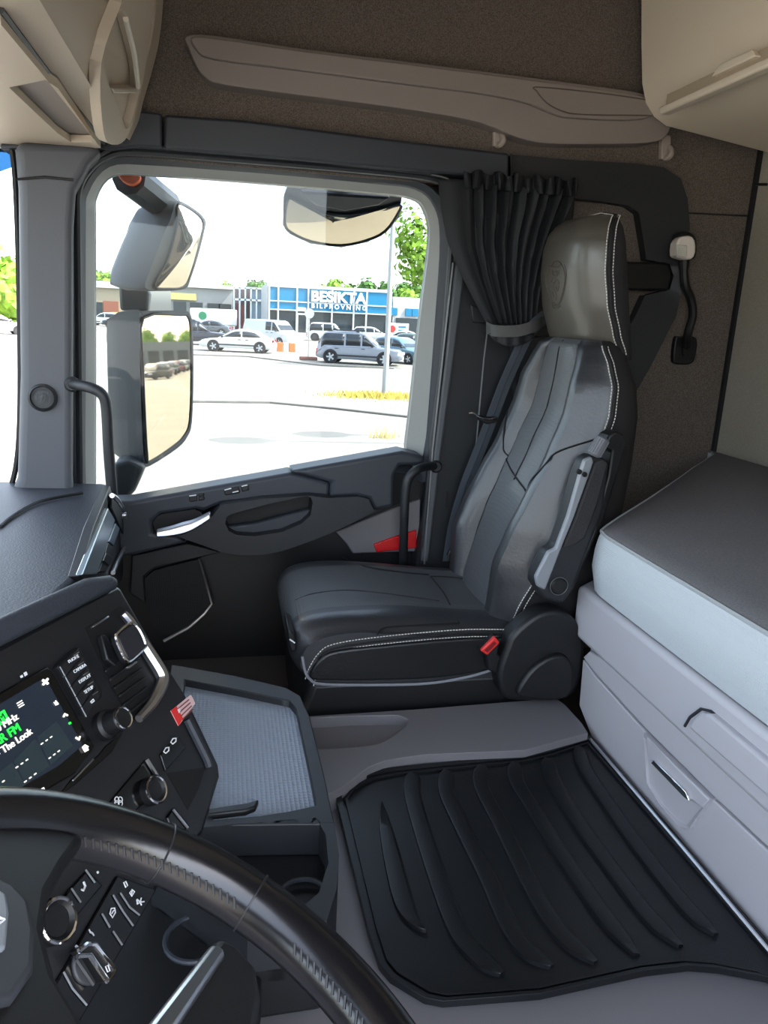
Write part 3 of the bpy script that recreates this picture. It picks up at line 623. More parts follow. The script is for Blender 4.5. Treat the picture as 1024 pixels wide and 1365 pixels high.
# cushion
CP = [(.210, .088), (.172, .118), (.150, .160), (.152, .200), (.172, .230), (.215, .246), (.28, .252), (.36, .249), (.44, .241), (.52, .232), (.60, .224), (.68, .219), (.76, .218), (.78, .16), (.78, .088)]
def prof_c(y):
    e = min(y-1.648, 2.152-y); inset = .028*(1-sm(0, .05, e))**1.5
    bol = .010*sm(.03, .09, e)*(1-sm(.10, .17, e))
    out = []
    for x, z in CP:
        if z > .125 or x < .2:
            k = sm(.1, .2, z)
            x2 = x+inset*(1 if x < .3 else 0)*.9; z2 = z-inset*k*1.1+bol*k*sm(.25, .5, x)
        else: x2, z2 = x, z
        out.append((x2, z2))
    return out
ys = [1.648, 1.652, 1.658, 1.667, 1.68, 1.70, 1.72, 1.745, 1.77, 1.80, 1.85, 1.90, 1.95, 2.0, 2.03, 2.055, 2.08, 2.10, 2.12, 2.133, 2.142, 2.148, 2.152]
loops = []
for y in ys:
    c = cat([(x, z, 0) for x, z in prof_c(y)], 3); loops.append([V((p.x, y, p.y)) for p in c])
n = len(loops[0]); b = MB(); b.loft(loops)
for i in range((len(ys)-1)*n):
    y = (ys[i//n]+ys[i//n+1])/2; k = i % n
    b.m[i] = 1 if 1.75 < y < 2.05 and 6 < k < 38 else 0
cu_ = b.build('cushion', [leather, perf], seat, smooth=50)
def f_cush(x, y):
    c = prof_c(max(1.65, min(2.15, y)))[3:13]
    for (x1, z1), (x2, z2) in zip(c, c[1:]):
        if x <= x2: return z1+(z2-z1)*max(0, (x-x1)/(x2-x1))
    return c[-1][1]
def oncush(px, py, off=.001, z0=.23):
    z = z0
    for _ in range(10):
        p = P(px, py, Z=z); z = z+.5*(f_cush(p.x, p.y)-z)
    return P(px, py, Z=z+off)
b = MB()
for q in ([(394, 800), (420, 791), (465, 787), (520, 792), (586, 801)], [(574, 768), (590, 788), (600, 806), (612, 831)], [(455, 741), (483, 754), (530, 762), (572, 766)], [(574, 768), (610, 770), (650, 778)], [(503, 846), (510, 838), (530, 835), (612, 831)]):
    b.tube(cat([oncush(*p) for p in q], 5), .002, 5)
b.build('panel_seam', dthread, cu_)
b = MB(); b2 = MB()
for dy, mb, kind in ((0, b, 0), (9, b2, 1), (16, b, 0)):
    pth = cat(PL([(407, 905), (411, 893), (424, 872), (444, 859), (506, 849), (605, 840), (660, 839), (694, 840)], Y=1.6478), 8)
    pth = [p+V((.02*dy/16 if i < 16 else 0, 0, -.0012*dy)) for i, p in enumerate(pth)]
    if kind: mb.tube(pth, .003, 6)
    else: dashes(mb, pth, .0075, .005, .0013)
b.build('white_stitching', thread, cu_); b2.build('edge_piping', dthread, cu_)
b = MB(); b.prism(PL(cat2([(414, 905), (416, 893), (428, 878), (450, 868), (520, 860), (610, 852), (692, 852), (690, 878), (640, 896), (560, 906), (440, 908)], 3), Y=1.640), (0, .02, 0)); b.build('side_panel', mat('side_leather', '121315', .38, bump=(140, .2)), seat, bevel=.006, seg=3)
# lower shell, trim line, hinge covers
b = MB(); b.prism([(.20, 1.655, .10), (.172, 1.655, .02), (.185, 1.655, -.14), (.83, 1.655, -.14), (.83, 1.655, .14), (.76, 1.655, .17), (.70, 1.655, .10)], (0, .49, 0)); b.build('seat_base', black, seat, bevel=.02, seg=3)
b = MB(); b.tube(cat(PL([(403, 875), (407, 895), (414, 906), (430, 912), (500, 913), (570, 911), (620, 903), (655, 893), (690, 878)], Y=1.642), 6), .0035, 6); b.build('base_trim_line', mat('trim_grey_line', '84878c', .4), seat)
b = MB(); b.prism(PL(cat2([(676, 862), (684, 846), (706, 826), (728, 815), (750, 815), (769, 828), (780, 855), (776, 902), (757, 932), (700, 935), (672, 930), (664, 900)], 3), Y=1.60), (0, .06, 0)); b.build('recliner_cover', black, seat, bevel=.012, seg=3)
b = MB(); b.prism(PL(cat2([(692, 930), (700, 905), (720, 884), (742, 874), (758, 878), (766, 900), (755, 932)], 3), Y=1.585), (0, .03, 0)); b.build('hinge_cover', black, seat, bevel=.008, seg=3)
b = MB(); b.prism(PL([(641, 868), (660, 849), (667, 857), (664, 872), (684, 885), (672, 905), (650, 893), (648, 874)], Y=1.615), (0, .03, 0)); bs = b.build('buckle', black, seat, bevel=.005)
b = MB(); b.prism(PL([(641, 868), (660, 849), (667, 857), (650, 874)], Y=1.611), (0, .012, 0)); b.build('release_button', red, bs, bevel=.003, label='red buckle release button')
b = MB(); b.prism(PL([(646, 867), (659, 855), (662, 858), (650, 870)], Y=1.610), (0, .003, 0)); b.build('buckle_slot', mat('slot_red', '7a1210', .5), bs)
b = MB(); b.prism(PL([(384, 838), (393, 846), (396, 866), (388, 870), (384, 855)], Y=1.66), (0, .12, 0)); b.build('adjust_lever', black, seat, bevel=.004)
b = MB(); b.tube(PL([(386, 852), (393, 857)], Y=1.657), .002, 5); b.build('lever_mark', white, seat)
# folded armrest
A_ = lambda pts, y: PL(crop(pts, 640, 560, 2.667), Y=y)
b = MB(); b.prism(A_([(372, 142), (398, 128), (440, 135), (462, 150), (440, 330), (395, 440), (330, 610), (296, 656), (225, 640), (193, 585), (195, 556), (240, 470), (268, 455), (308, 345), (352, 190)], 1.585), (0, .05, 0)); ar = b.build('armrest', dark, seat, bevel=.010, seg=4)
b = MB(); b.prism(A_([(372, 142), (398, 130), (406, 150), (336, 345), (290, 458), (232, 606), (204, 592), (197, 560), (243, 470), (270, 455), (312, 345), (356, 190)], 1.574), (0, .014, 0)); b.build('arm_sheen_strip', mat('arm_sheen_grey', '84888d', .38), ar, bevel=.004, label='front face painted lighter for its sky reflection')  # lighter grey strip stands for sky reflected in the dark armrest front
b = MB(); b.prism(A_([(410, 152), (440, 140), (458, 152), (420, 300), (375, 420), (340, 445), (294, 458), (340, 345)], 1.576), (0, .012, 0)); b.build('arm_pad', mat('arm_pad_vinyl', '2a292b', .75, bump=(400, .3)), ar, bevel=.005)
b = MB(); b.prism(A_([(440, 95), (460, 55), (485, 40), (512, 50), (522, 78), (510, 130), (440, 360), (380, 500), (330, 610), (318, 600), (400, 400), (455, 200), (470, 110)], 1.60), (0, .05, 0)); b.build('arm_shell', black, ar, bevel=.008, seg=3)
k0 = P(*crop([(402, 128)], 640, 560, 2.667)[0], Y=1.60); k1 = P(*crop([(440, 62)], 640, 560, 2.667)[0], Y=1.60); ax = (k1-k0); hgt = ax.length; ax.normalize()
pr = [(.0, 0), (.012, 0), (.016, .004), (.016, hgt-.004), (.012, hgt), (0, hgt)]
b = MB(); b.lathe(k0, ax, pr, 24)
a_ = ax.orthogonal().normalized(); c_ = ax.cross(a_)
for k in range(18):
    d = a_*math.cos(k*math.pi/9)+c_*math.sin(k*math.pi/9); b.tube([k0+d*.016+ax*.005, k1+d*.016-ax*.005], .0013, 4)
b.build('tilt_knob', mat('knob_grey', '6a6b70', .5), ar, label='ribbed grey tilt knob')
for q in ((353, 184), (372, 193)): MB().lathe(P(*crop([q], 640, 560, 2.667)[0], Y=1.573), (0, -1, 0), [(.006, -.004), (.006, .002), (.003, .0025), (0, .0)], 14).build('screw', deep, ar)
pc_ = P(*crop([(279, 589)], 640, 560, 2.667)[0], Y=1.582)
b = MB(); b.lathe(pc_, (0, -1, 0), [(.020, -.01), (.020, .004), (.017, .007), (0, .008)], 28); b.build('pivot_cap', deep, ar)
b = MB(); b.tube([pc_+V((.022*math.cos(t), -.003, .022*math.sin(t))) for t in [k*math.pi/14 for k in range(28)]], .0012, 5, closed=True); b.build('pivot_ring', mat('ring_grey', '55575b', .4), ar)
# ------------------------------------------------------------------ seat belt
sb = thing('seat_belt', 'grey black seat belt strap hanging beside the seat backrest', 'seat belt', P(597, 748, Y=2.2))
bpts = [(730, 420, 2.16), (716, 431, 2.14), (704, 446, 2.145), (690, 474, 2.16), (672, 515, 2.17), (655, 560, 2.175), (638, 604, 2.175), (620, 650, 2.18), (606, 700, 2.19), (598, 748, 2.2)]
pth = cat([P(x, y, Y=q) for x, y, q in bpts], 5)
b = MB(); loops = []
for i, p in enumerate(pth):
    d = (pth[min(len(pth)-1, i+1)]-pth[max(0, i-1)]).normalized(); w_ = V((0, -1, 0)).cross(d).normalized()*.021
    tw = V((0, .006, 0)); loops.append([p-w_-tw, p+w_+tw, p+w_+tw+V((0, .002, 0)), p-w_-tw+V((0, .002, 0))])
b.loft(loops); b.build('strap', beltm, sb, smooth=40)
b = MB(); b.tube([p+V((0, -.002, 0)) for p in pth], .0016, 5); b.build('centre_rib', mat('belt_dark', '33383f', .6), sb)
b = MB(); b.prism(PL([(636, 553), (650, 556), (664, 556), (664, 562), (650, 566), (638, 560)], Y=2.16), (0, .02, 0)); b.build('belt_stop', black, sb, bevel=.003)
b = MB(); b.tube(cat(PL([(625, 551), (632, 551), (640, 556), (652, 559), (662, 557)], Y=2.155), 4), .003, 8); b.build('tongue_hook', chrome, sb, label='bright metal belt tongue hook')
b = MB(); b.tube(cat(PL([(598, 740), (601, 734), (608, 731), (614, 733), (612, 742), (606, 755)], Y=2.17), 5), .006, 8); b.build('lower_anchor', black, sb)
# ------------------------------------------------------------------ dashboard on the passenger side
dash = thing('dashboard', 'dark soft topped passenger dashboard with silver vent trim', 'dashboard', (-.6, 1.7, 0))
ZD = .46
dt = PL([(148, 652), (140, 690), (124, 732), (106, 770), (40, 835)], Z=ZD)
ft = [V((-.97, dt[-1].y, ZD+.0)), V((-.97, 2.05, ZD)), V((-.72, 2.24, ZD)), V((dt[0].x-.02, 2.24, ZD-.01))]
b = MB(); b.prism([p-V((0, 0, .16)) for p in dt+ft], (0, 0, .16)); b.build('dash_top', soft, dash, bevel=.02, seg=4)
b = MB(); e = dt+ft; b.prism([p+V((-.02, 0, -.5)) for p in e], (0, 0, .36)); b.build('dash_body', dark, dash)
b = MB(); b.tube(cat([P(0, 702, Z=ZD+.001), P(20, 686, Z=ZD+.001), P(55, 668, Z=ZD+.001), P(110, 657, Z=ZD+.001)], 5), .004, 6); b.build('top_groove', deep, dash)
eo = dt[0]; en = (dt[3]-dt[0]).cross(V((0, 0, 1))).normalized()
if en.x < 0: en = -en
DE = lambda pts, off=0: [PP(x, y, eo+en*(.008+off), en) for x, y in crop(pts, 0, 640, 3.2)]
def slab(pts, off, th, name, m, par, fn, nrm, bev=.002, **k):
    b = MB(); b.prism(fn(pts, off), nrm*-th); return b.build(name, m, par, bevel=bev, **k)
slab([(470, 25), (482, 70), (560, 190), (566, 225), (545, 265), (520, 430), (420, 470), (340, 410), (400, 200)], .002, .02, 'end_panel', dark, dash, DE, en)
slab([(462, 120), (492, 170), (415, 402), (352, 404)], .010, .012, 'silver_panel', mat('ice_silver', 'b9c8d0', .3, metal=.7), dash, DE, en)
slab([(495, 185), (512, 205), (486, 280), (466, 262)], .010, .010, 'vent_flap', mat('flap_grey', '7d8b95', .35, metal=.5), dash, DE, en)
slab([(464, 268), (492, 300), (452, 392), (424, 392)], .009, .010, 'air_vent', deep, dash, DE, en)
slab([(455, 310), (482, 326), (468, 366), (442, 344)], .013, .008, 'vent_slider', black, dash, DE, en)
slab([(480, 78), (500, 96), (535, 150), (548, 215), (528, 230), (500, 170), (478, 120)], .012, .006, 'upper_vent', deep, dash, DE, en)
b = MB(); b.tube(cat(DE([(478, 66), (500, 82), (540, 145), (560, 190), (564, 225), (548, 258), (525, 300), (500, 350), (482, 395)], .012), 5), .006, 8); b.build('vent_frame', silver, dash)
b = MB(); b.lathe(DE([(520, 150)], .01)[0], en, [(.01, 0), (.01, .012), (0, .015)], 14); b.build('vent_knob', silver, dash)
# ------------------------------------------------------------------ side storage table with studded mat and cup holders
tb = thing('side_table', 'black storage table with studded grey tray mat beside the console', 'storage table', (0, 1.2, 0))
ZT = .15
o_px = [(228, 885), (311, 900), (381, 916), (400, 927), (413, 955), (434, 1040), (446, 1098), (452, 1140), (449, 1185), (436, 1226), (330, 1240), (200, 1150), (215, 1000)]
i_px = [(246, 906), (320, 920), (386, 934), (395, 945), (409, 1010), (422, 1073), (385, 1081), (346, 1087), (285, 1092), (240, 1000)]
l_px = [(262, 1104), (300, 1100), (380, 1093), (422, 1090), (434, 1112), (438, 1150), (425, 1190), (400, 1212), (330, 1225), (240, 1160)]
oo = PL(o_px, Z=ZT)
b = MB(); b.prism([p*1 for p in [V((p.x, p.y, -.005)) for p in oo]], (0, 0, .095)); b.build('table_body', black, tb, bevel=.01)
# rim frame around both openings (upper tray ring, then lower ring)
up_o = o_px[:6]+[(446, 1098), (400, 1098), (262, 1100), (215, 1000)]
m1, m2 = match(up_o, i_px, 30); b = MB(); b.ring(PL(m1, Z=ZT), PL(m2, Z=ZT), (0, 0, -.06)); b.build('tray_rim', dark, tb, bevel=.006, seg=3)
lo_o = [(256, 1099), (400, 1097), (446, 1097), (452, 1140), (449, 1185), (436, 1226), (330, 1240), (200, 1150)]
m1, m2 = match(lo_o, l_px, 30); b = MB(); b.ring(PL(m1, Z=ZT), PL(m2, Z=ZT), (0, 0, -.09)); b.build('holder_rim', dark, tb, bevel=.01, seg=3)
b = MB(); b.prism(PL([(246-8, 906-6), (320, 912), (392, 928), (402, 945), (430, 1080), (346, 1096), (270, 1100), (230, 1000)], Z=ZT-.022), (0, 0, .006)); b.build('tray_mat', traym, tb, label='studded blue-grey tray mat')
b = MB(); b.prism(PL([(277, 1086), (330, 1078), (345, 1073), (341, 1083), (328, 1088), (277, 1094)], Z=ZT-.006), (0, 0, .012)); b.build('pull_tab', black, tb, bevel=.003)
for q, r_ in (((262, 1250), .042), ((405, 1195), .036)):
    c_ = P(*q, Z=.10); b = MB(); b.tube([c_+V((r_*math.cos(k*math.pi/16), r_*math.sin(k*math.pi/16), 0)) for k in range(32)], .004, 8, closed=True); b.build('cup_ring', rail_m, tb)
# ------------------------------------------------------------------ driver facing centre console
th_ = math.radians(28); T_ = V((math.sin(th_), math.cos(th_), 0)); nh = V((math.cos(th_), -math.sin(th_), 0))
Dn = (-V((0, 0, 1))+.6*nh).normalized(); NC = T_.cross(-Dn).normalized()
if NC.dot(CAM-V((-.1, .9, .6))) < 0: NC = -NC
d_ = ray(160, 774); OC = CAM+d_*1.15
con = thing('centre_console', 'black driver facing centre console with screen, vent and switches', 'console', OC+V((-.1, -.1, -.5)))
C1 = lambda pts, off=0: [PP(x, y, OC+NC*off, NC) for x, y in pts]
CB = lambda pts, off=0: C1(crop(pts, 0, 820, 4.267), off)
C3 = lambda pts, off=0: C1(crop(pts, 100, 780, 2.844), off)
C5 = lambda pts, off=0: C1(crop(pts, 0, 1130, 3.413), off)
def cs(fn, pts, off, th, name, m, par=None, bev=.002, **k): return slab(pts, off, th, name, m, par or con, fn, NC, bev, **k)
gloss = mat('satin_black_fascia', '1c1d20', .38, bump=(600, .06)); piano = mat('gloss_black', '0a0a0c', .16)
cs(C1, [(-260, 990), (0, 859), (156, 778), (163, 784), (205, 857), (248, 924), (293, 1019), (295, 1035), (272, 1112), (208, 1190), (105, 1365), (60, 1460), (-260, 1460)], 0, .09, 'fascia', gloss, bev=.008)
hd_ = [(-260, 960), (0, 822), (119, 768), (150, 764), (163, 772), (160, 782), (0, 862), (-260, 995)]
b = MB(); b.prism(C1(hd_, .02), NC*-.12); b.build('soft_hood', soft, con, bevel=.014, seg=4)
# screen with its readouts
cs(CB, [(-500, 720), (270, 290), (300, 325), (540, 745), (430, 900), (-500, 1450)], .006, .012, 'screen_bezel', piano)
scr = cs(CB, [(-500, 800), (230, 370), (275, 385), (470, 740), (330, 860), (-500, 1330)], .0075, .003, 'screen', mat('screen_dark', '18202a', .12, emit=.5), bev=0)  # blue-black tint stands for a reflection on the screen
tile = mat('screen_tile', '202b30', .2, emit=.4); gtxt = mat('screen_green', '1fe03a', .3, emit=1.3); wtxt = mat('screen_white', 'e8e4da', .3, emit=.9)
for q in ([(215, 690), (322, 603), (415, 740), (290, 850)], [(80, 830), (200, 700), (280, 855), (150, 960)], [(-60, 930), (70, 838), (140, 965), (0, 1070)]): cs(CB, q, .0081, .0008, 'preset_tile', tile, scr, 0)
cs(CB, [(-40, 575), (25, 537), (55, 597), (-20, 640)], .0083, .0008, 'band_badge', gtxt, scr, 0)
def ct(body, px, py, size, m, par, al='RIGHT', nm='readout', off=.0084):
    return text(nm, body, CB([(px, py)], off)[0], T_, -Dn, size, m, par, align=al)
text('band_text', 'FM', CB([(38, 588)], .0093)[0], T_, -Dn, .012, MATS['screen_dark'], scr, align='RIGHT')
ct('90.90 MHz', 108, 588, .0118, wtxt, scr); ct('STAR FM', 124, 652, .0145, gtxt, scr); ct('Roxette - The Look', 187, 672, .0118, wtxt, scr)
for q in ((282, 700), (325, 780), (145, 830), (192, 910), (12, 952)): ct('- - -', q[0]+22, q[1], .013, wtxt, scr)
for q, n_ in (((238, 775), '3'), ((97, 912), '2')): ct(n_, q[0], q[1], .008, tile, scr)
for q in [(95+14*0, 500), (101, 512), (107, 523)]: cs(CB, [(q[0], q[1]), (q[0]+30, q[1]-18), (q[0]+33, q[1]-13), (q[0]+3, q[1]+5)], .0086, .0006, 'list_mark', wtxt, scr, 0)
b = MB(); b.tube(CB([(245, 395), (272, 362)], .0086), .0016, 5); b.tube(CB([(243, 368), (274, 390)], .0086), .0016, 5); b.build('tools_mark', wtxt, scr)
b = MB(); b.prism(CB([(303, 495), (325, 500), (318, 515)], .0086), NC*.0006); b.prism(CB([(316, 484), (333, 505), (326, 512), (311, 490)], .0086), NC*.0006); b.build('skip_mark', wtxt, scr)
for q in ([(362, 578), (368, 562), (385, 570)], [(432, 695), (450, 708), (455, 690)]): MB().tube(CB(q, .0086), .0013, 5).build('chevron_mark', wtxt, scr)
b = MB(); b.prism(CB([(465, 752), (482, 735), (504, 748), (498, 755), (504, 768), (482, 780)], .0086), NC*.0006); b.build('home_mark', wtxt, scr)
cs(CB, [(390, 612), (402, 606), (407, 616), (395, 622)], .0086, .0006, 'page_dot', gtxt, scr, 0)
cs(CB, [(228, 990), (250, 978), (260, 1000), (240, 1014)], .0092, .0006, 'corner_mark', wtxt, con, 0)
cs(CB, [(115, 345), (128, 338), (133, 352), (120, 358)], .0066, .0006, 'slot_mark', white, con, 0); cs(CB, [(135, 328), (150, 320), (158, 338), (143, 348)], .0066, .0006, 'slot_mark', white, con, 0)
# mode buttons
cs(CB, [(330, 290), (345, 265), (445, 178), (460, 190), (585, 440), (580, 470), (495, 560), (480, 555)], .011, .014, 'button_block', black, bev=.003)
for k, w in enumerate(('PHONE', 'CAMERA', 'DISPLAY', 'SETUP', '')):
    a, c = (341+k*30.5, 292+k*58), (443+k*27, 186+k*56); e = (a[0]+29, a[1]+54); g = (c[0]+25, c[1]+51)
    bt = cs(CB, [a, c, g, e], .0135, .005, 'mode_button', gloss, bev=.0015)
    if w: text('button_text', w, CB([(a[0]+52, a[1]-18)], .0138)[0], T_, -Dn, .0062, white, bt)
    else: MB().tube(CB([(515, 494), (530, 478), (536, 488), (520, 500)], .014), .0009, 5).build('return_mark', white, bt)
    cs(CB, [(g[0]-48, g[1]-10), (g[0]-18, g[1]-30), (g[0]-16, g[1]-26), (g[0]-46, g[1]-6)], .0142, .0008, 'button_mark', silver, bt, 0)
    b = MB(); b.tube(CB([a, e], .0138), .0008, 4); b.build('button_edge', mat('edge_grey', '85888c', .4), bt)
kb = CB([(590, 632)], 0)[0]; kt = CB([(655, 592)], 0)[0]
b = MB(); b.lathe(kb, NC, [(.020, 0), (.020, .010), (.0165, .014), (.0155, .034), (.013, .037), (0, .036)], 28); kn = b.build('volume_knob', black, con)
b = MB(); b.tube([kb+NC*.0365+(T_*math.cos(k*math.pi/14)+Dn*math.sin(k*math.pi/14))*.0135 for k in range(28)], .0016, 6, closed=True); b.build('knob_ring', chrome, kn, label='chrome ring on the volume knob')
cs(CB, [(412, 938), (532, 812), (541, 820), (420, 946)], .002, .003, 'silver_bar', silver)
cs(CB, [(320, 1040), (400, 935), (560, 790), (600, 740), (710, 660), (640, 780), (440, 960)], .001, .004, 'lower_groove', piano)
# large air vent with chrome frame and square thumb tab
vt = cs(CB, [(480, 75), (620, -10), (690, -50), (735, -10), (835, 200), (925, 345), (925, 400), (855, 530), (785, 600), (740, 592), (600, 330)], .002, .004, 'air_vent', deep, bev=0)
for k in range(6):
    y0 = 290+k*48; cs(CB, [(600+k*26, y0+20), (790+k*12, y0-110+k*8), (796+k*12, y0-98+k*8), (606+k*26, y0+36)], .007, .006, 'vent_slat', black, vt, .001)
b = MB(); b.tube(cat(CB([(700, -10), (745, 45), (800, 140), (850, 220), (912, 320), (926, 372), (905, 430), (860, 510), (790, 590)], .010), 5), lambda t: .006+.004*math.sin(math.pi*t), 8); b.build('vent_frame', silver, con, label='satin silver vent frame')
for q in ([(528, 60), (620, 0), (626, 10), (533, 70)], [(594, 180), (606, 180), (632, 240), (622, 245)], [(720, 296), (780, 256), (788, 266), (740, 302)]): cs(CB, q, .012, .006, 'vent_accent', silver, vt)
hub_ = cs(CB, [(575, 110), (600, 110), (700, 250), (660, 290), (610, 250)], .012, .01, 'vent_hub', black, vt)
tb2 = cat2([(660, 130), (675, 95), (735, 48), (765, 52), (800, 95), (828, 165), (820, 190), (745, 258), (722, 258), (700, 225)], 3)
MB().tube(CB(tb2, .034), .0022, 6, closed=True).build('tab_edge', chrome, con)
cs(CB, tb2, .034, .012, 'vent_tab', black, bev=.003, label='square dark vent tab with pale edge')
tb3 = [(x+(752-x)*.13+6, y+(155-y)*.13) for x, y in tb2]
cs(CB, tb3, .036, .004, 'tab_face', mat('tab_dark', '24252a', .5), bev=.002)
# sticker, switches, cubby, climate knobs
stk = cs(C3, [(365, 475), (440, 415), (456, 448), (394, 532)], .002, .002, 'warning_sticker', mat('sticker_pink', 'd9b9b6', .5), bev=0)
cs(C3, [(365, 475), (385, 459), (410, 505), (394, 532)], .0028, .001, 'red_band', red, stk, 0)
for k in range(4): MB().tube(C3([(392+k*5, 468+k*14), (432+k*5, 434+k*12)], .003), .0009, 4).build('print_line', mat('sticker_print', '8c4a48', .6), stk)
b = MB(); b.prism(C3([(388, 472), (396, 466), (400, 480), (394, 486)], .003), NC*.0006); b.build('print_mark', white, stk)
sw = cs(C3, [(325, 640), (395, 570), (422, 618), (345, 706)], .004, .006, 'rocker_switch', piano)
for c_ in ((348, 625), (375, 590)):
    MB().tube(C3([(c_[0]-12, c_[1]+6), (c_[0]-4, c_[1]-8), (c_[0]+8, c_[1]-10), (c_[0]+8, c_[1]+2), (c_[0]-4, c_[1]+12)], .0048), .001, 5, closed=True).build('switch_mark', white, sw)
cs(C3, [(350, 712), (495, 690), (470, 770), (428, 852)], .001, .003, 'cubby', deep, bev=0)
b = MB(); b.tube(C3([(425, 510), (500, 660), (510, 690)], .004), .006, 8); b.build('cubby_edge', rail_m, con)
cs(C3, [(125, 830), (272, 655), (345, 768), (200, 880)], .003, .006, 'climate_bar', piano)
MB().tube(C3([(272, 660), (338, 768)], .006), .003, 6).build('climate_edge', silver, con)
ck = C3([(278, 785)], .0)[0]
b = MB(); b.lathe(ck, NC, [(.019, 0), (.019, .014), (.016, .016), (.012, .013), (0, .013)], 28); kn = b.build('climate_knob', black, con)
b = MB(); b.tube([ck+NC*.015+(T_*math.cos(k*math.pi/14)+Dn*math.sin(k*math.pi/14))*.0175 for k in range(28)], .002, 6, closed=True); b.build('knob_ring', chrome, kn)
for dx, dy in ((-6, -7), (7, -7), (-6, 7), (7, 7)):
    o = C3([(165+dx, 820+dy)], .0046)[0]; MB().tube([o+(T_*math.cos(k*.785)+Dn*math.sin(k*.785))*.0035 for k in range(8)], .0007, 4, closed=True).build('fan_mark', white, con)
cs(C3, [(350, 880), (378, 840), (440, 915), (380, 950)], .004, .006, 'lower_switch', piano); MB().tube(C3([(372, 850), (428, 920)], .006), .0018, 5).build('switch_edge', silver, con)
# lower switch strip seen through the wheel
cs(C5, [(320, 185), (400, 100), (470, 170), (330, 340), (240, 300)], .004, .006, 'climate_switches', piano)
ck = C5([(232, 340)], 0)[0]
b = MB(); b.lathe(ck, NC, [(.024, 0), (.024, .012), (.02, .014), (.016, .010), (0, .010)], 28); kn = b.build('climate_knob', black, con)
b = MB(); b.tube([ck+NC*.013+(T_*math.cos(k*math.pi/14)+Dn*math.sin(k*math.pi/14))*.022 for k in range(28)], .0022, 6, closed=True); b.build('knob_ring', chrome, kn)
strip = cs(C5, [(535, 125), (715, 190), (360, 800), (270, 900), (190, 730)], .004, .006, 'switch_strip', piano)
for q in ([(548, 205), (590, 270), (635, 306)], [(515, 215), (560, 290), (606, 355)], [(465, 300), (500, 362)], [(515, 380), (556, 442)], [(290, 565), (330, 640), (395, 716)], [(228, 660), (270, 735)], [(325, 185), (368, 248)], [(390, 100), (432, 158)]):
    MB().tube(C5(q, .0055), .0011, 5).build('key_edge', mat('edge_grey', ''), strip)
MB().tube(C5([(198, 722), (260, 800), (330, 880)], .006), .003, 6).build('strip_edge', silver, strip)
def icon(pts, cl=False, r=.0009): MB().tube(C5(pts, .0056), r, 5, closed=cl).build('key_mark', white, strip)
icon([(563, 158), (572, 153), (581, 172), (572, 180)], True); icon([(590, 205), (600, 190), (612, 200), (600, 220)], True); icon([(601, 196), (598, 214)])
for a in range(5): icon([(638, 248), (638+18*math.cos(a*1.25), 245+18*math.sin(a*1.25))])
icon([(622, 235), (626, 258)]); icon([(500, 300), (506, 276), (522, 275), (525, 295), (512, 318)], True); icon([(508, 300), (518, 285)])
icon([(405, 372), (412, 388)]); icon([(418, 385), (428, 400)]); icon([(408, 380), (424, 392)]); icon([(315, 240), (325, 255), (318, 275), (305, 280)], r=.0013); icon([(380, 155), (388, 175), (380, 195), (370, 190)], r=.0013); icon([(345, 446), (352, 452)], r=.0015); icon([(443, 108), (447, 116)], r=.0013)
rot = cs(C5, cat2([(345, 490), (400, 480), (440, 600), (420, 625), (370, 615), (340, 560)], 3), .008, .008, 'rotary_base', mat('rotary_grey', '3a3b3f', .4), bev=.002)
cs(C5, [(365, 465), (395, 440), (432, 440), (520, 548), (516, 570), (492, 610), (478, 604), (412, 492)], .022, .02, 'rotary_switch', black, bev=.002)
MB().tube(C5([(358, 470), (395, 440), (432, 440), (520, 550), (515, 575), (490, 608), (410, 490), (352, 492)], .023), .0028, 6, closed=False).build('rotary_edge', chrome, rot, label='chrome edge of the rotary switch')
MB().tube(C5([(348, 510), (425, 625)], .010), .0014, 5).build('rotary_line', silver, rot)
icon([(427, 463), (436, 478)], r=.0012)
text('key_text', 'OFF', C5([(478, 540)], .0228)[0], Dn, T_, .006, white, rot) if False else MB().tube(C5([(480, 540), (492, 535), (500, 560), (490, 565)], .0228), .0008, 5, closed=True).build('key_mark', white, rot)
b = MB(); b.prism(PL([(20, 1600), (20, 1240), (200, 1175), (320, 1215), (350, 1290), (300, 1600)], Z=.075), (0, 0, -.08)); b.build('dark_void_block', deep, con, bevel=.01)  # added black block stands for the dark void below the console
# ------------------------------------------------------------------ steering wheel
CW = V((-.042, .38, .513)); NW = V((.616, .169, 1)).normalized(); RW, rW = .2205, .0235
wheel = thing('steering_wheel', 'black leather steering wheel with silver spoke in the foreground', 'steering wheel', CW)
wl = mat('wheel_leather', '131316', .24, bump=(90, .03), spec=.6)
wa = NW.cross(V((0, 0, 1))).normalized(); wb2 = NW.cross(wa)
def wp(t, R_=RW, h=0): return CW+(wa*math.cos(t)+wb2*math.sin(t))*R_+NW*h
b = MB(); loops = []
for k in range(97):
    t = 2*math.pi*k/96; rad = wa*math.cos(t)+wb2*math.sin(t)
    loops.append([CW+rad*(RW+rW*1.0*math.cos(q))+NW*(rW*1.08*math.sin(q)) for q in [2*math.pi*j/20 for j in range(20)]])
b.loft(loops, False); b.build('rim', wl, wheel, smooth=80)
Wp = lambda pts, off=0: [PP(x, y, CW+NW*off, NW) for x, y in pts]
def ang(px, py):
    p = Wp([(px, py)])[0]-CW; return math.atan2(p.dot(wb2), p.dot(wa))
b = MB()
for q in ((214, 1130), (318, 1230)):
    t = ang(*q); rad = wa*math.cos(t)+wb2*math.sin(t)
    b = MB(); b.tube([CW+rad*(RW+rW*1.02*math.cos(s_))+NW*(rW*1.10*math.sin(s_)) for s_ in [2*math.pi*j/20 for j in range(20)]], .0009, 5, closed=True); b.build('rim_seam', mat('rim_seam_black', '26262a', .35), wheel)
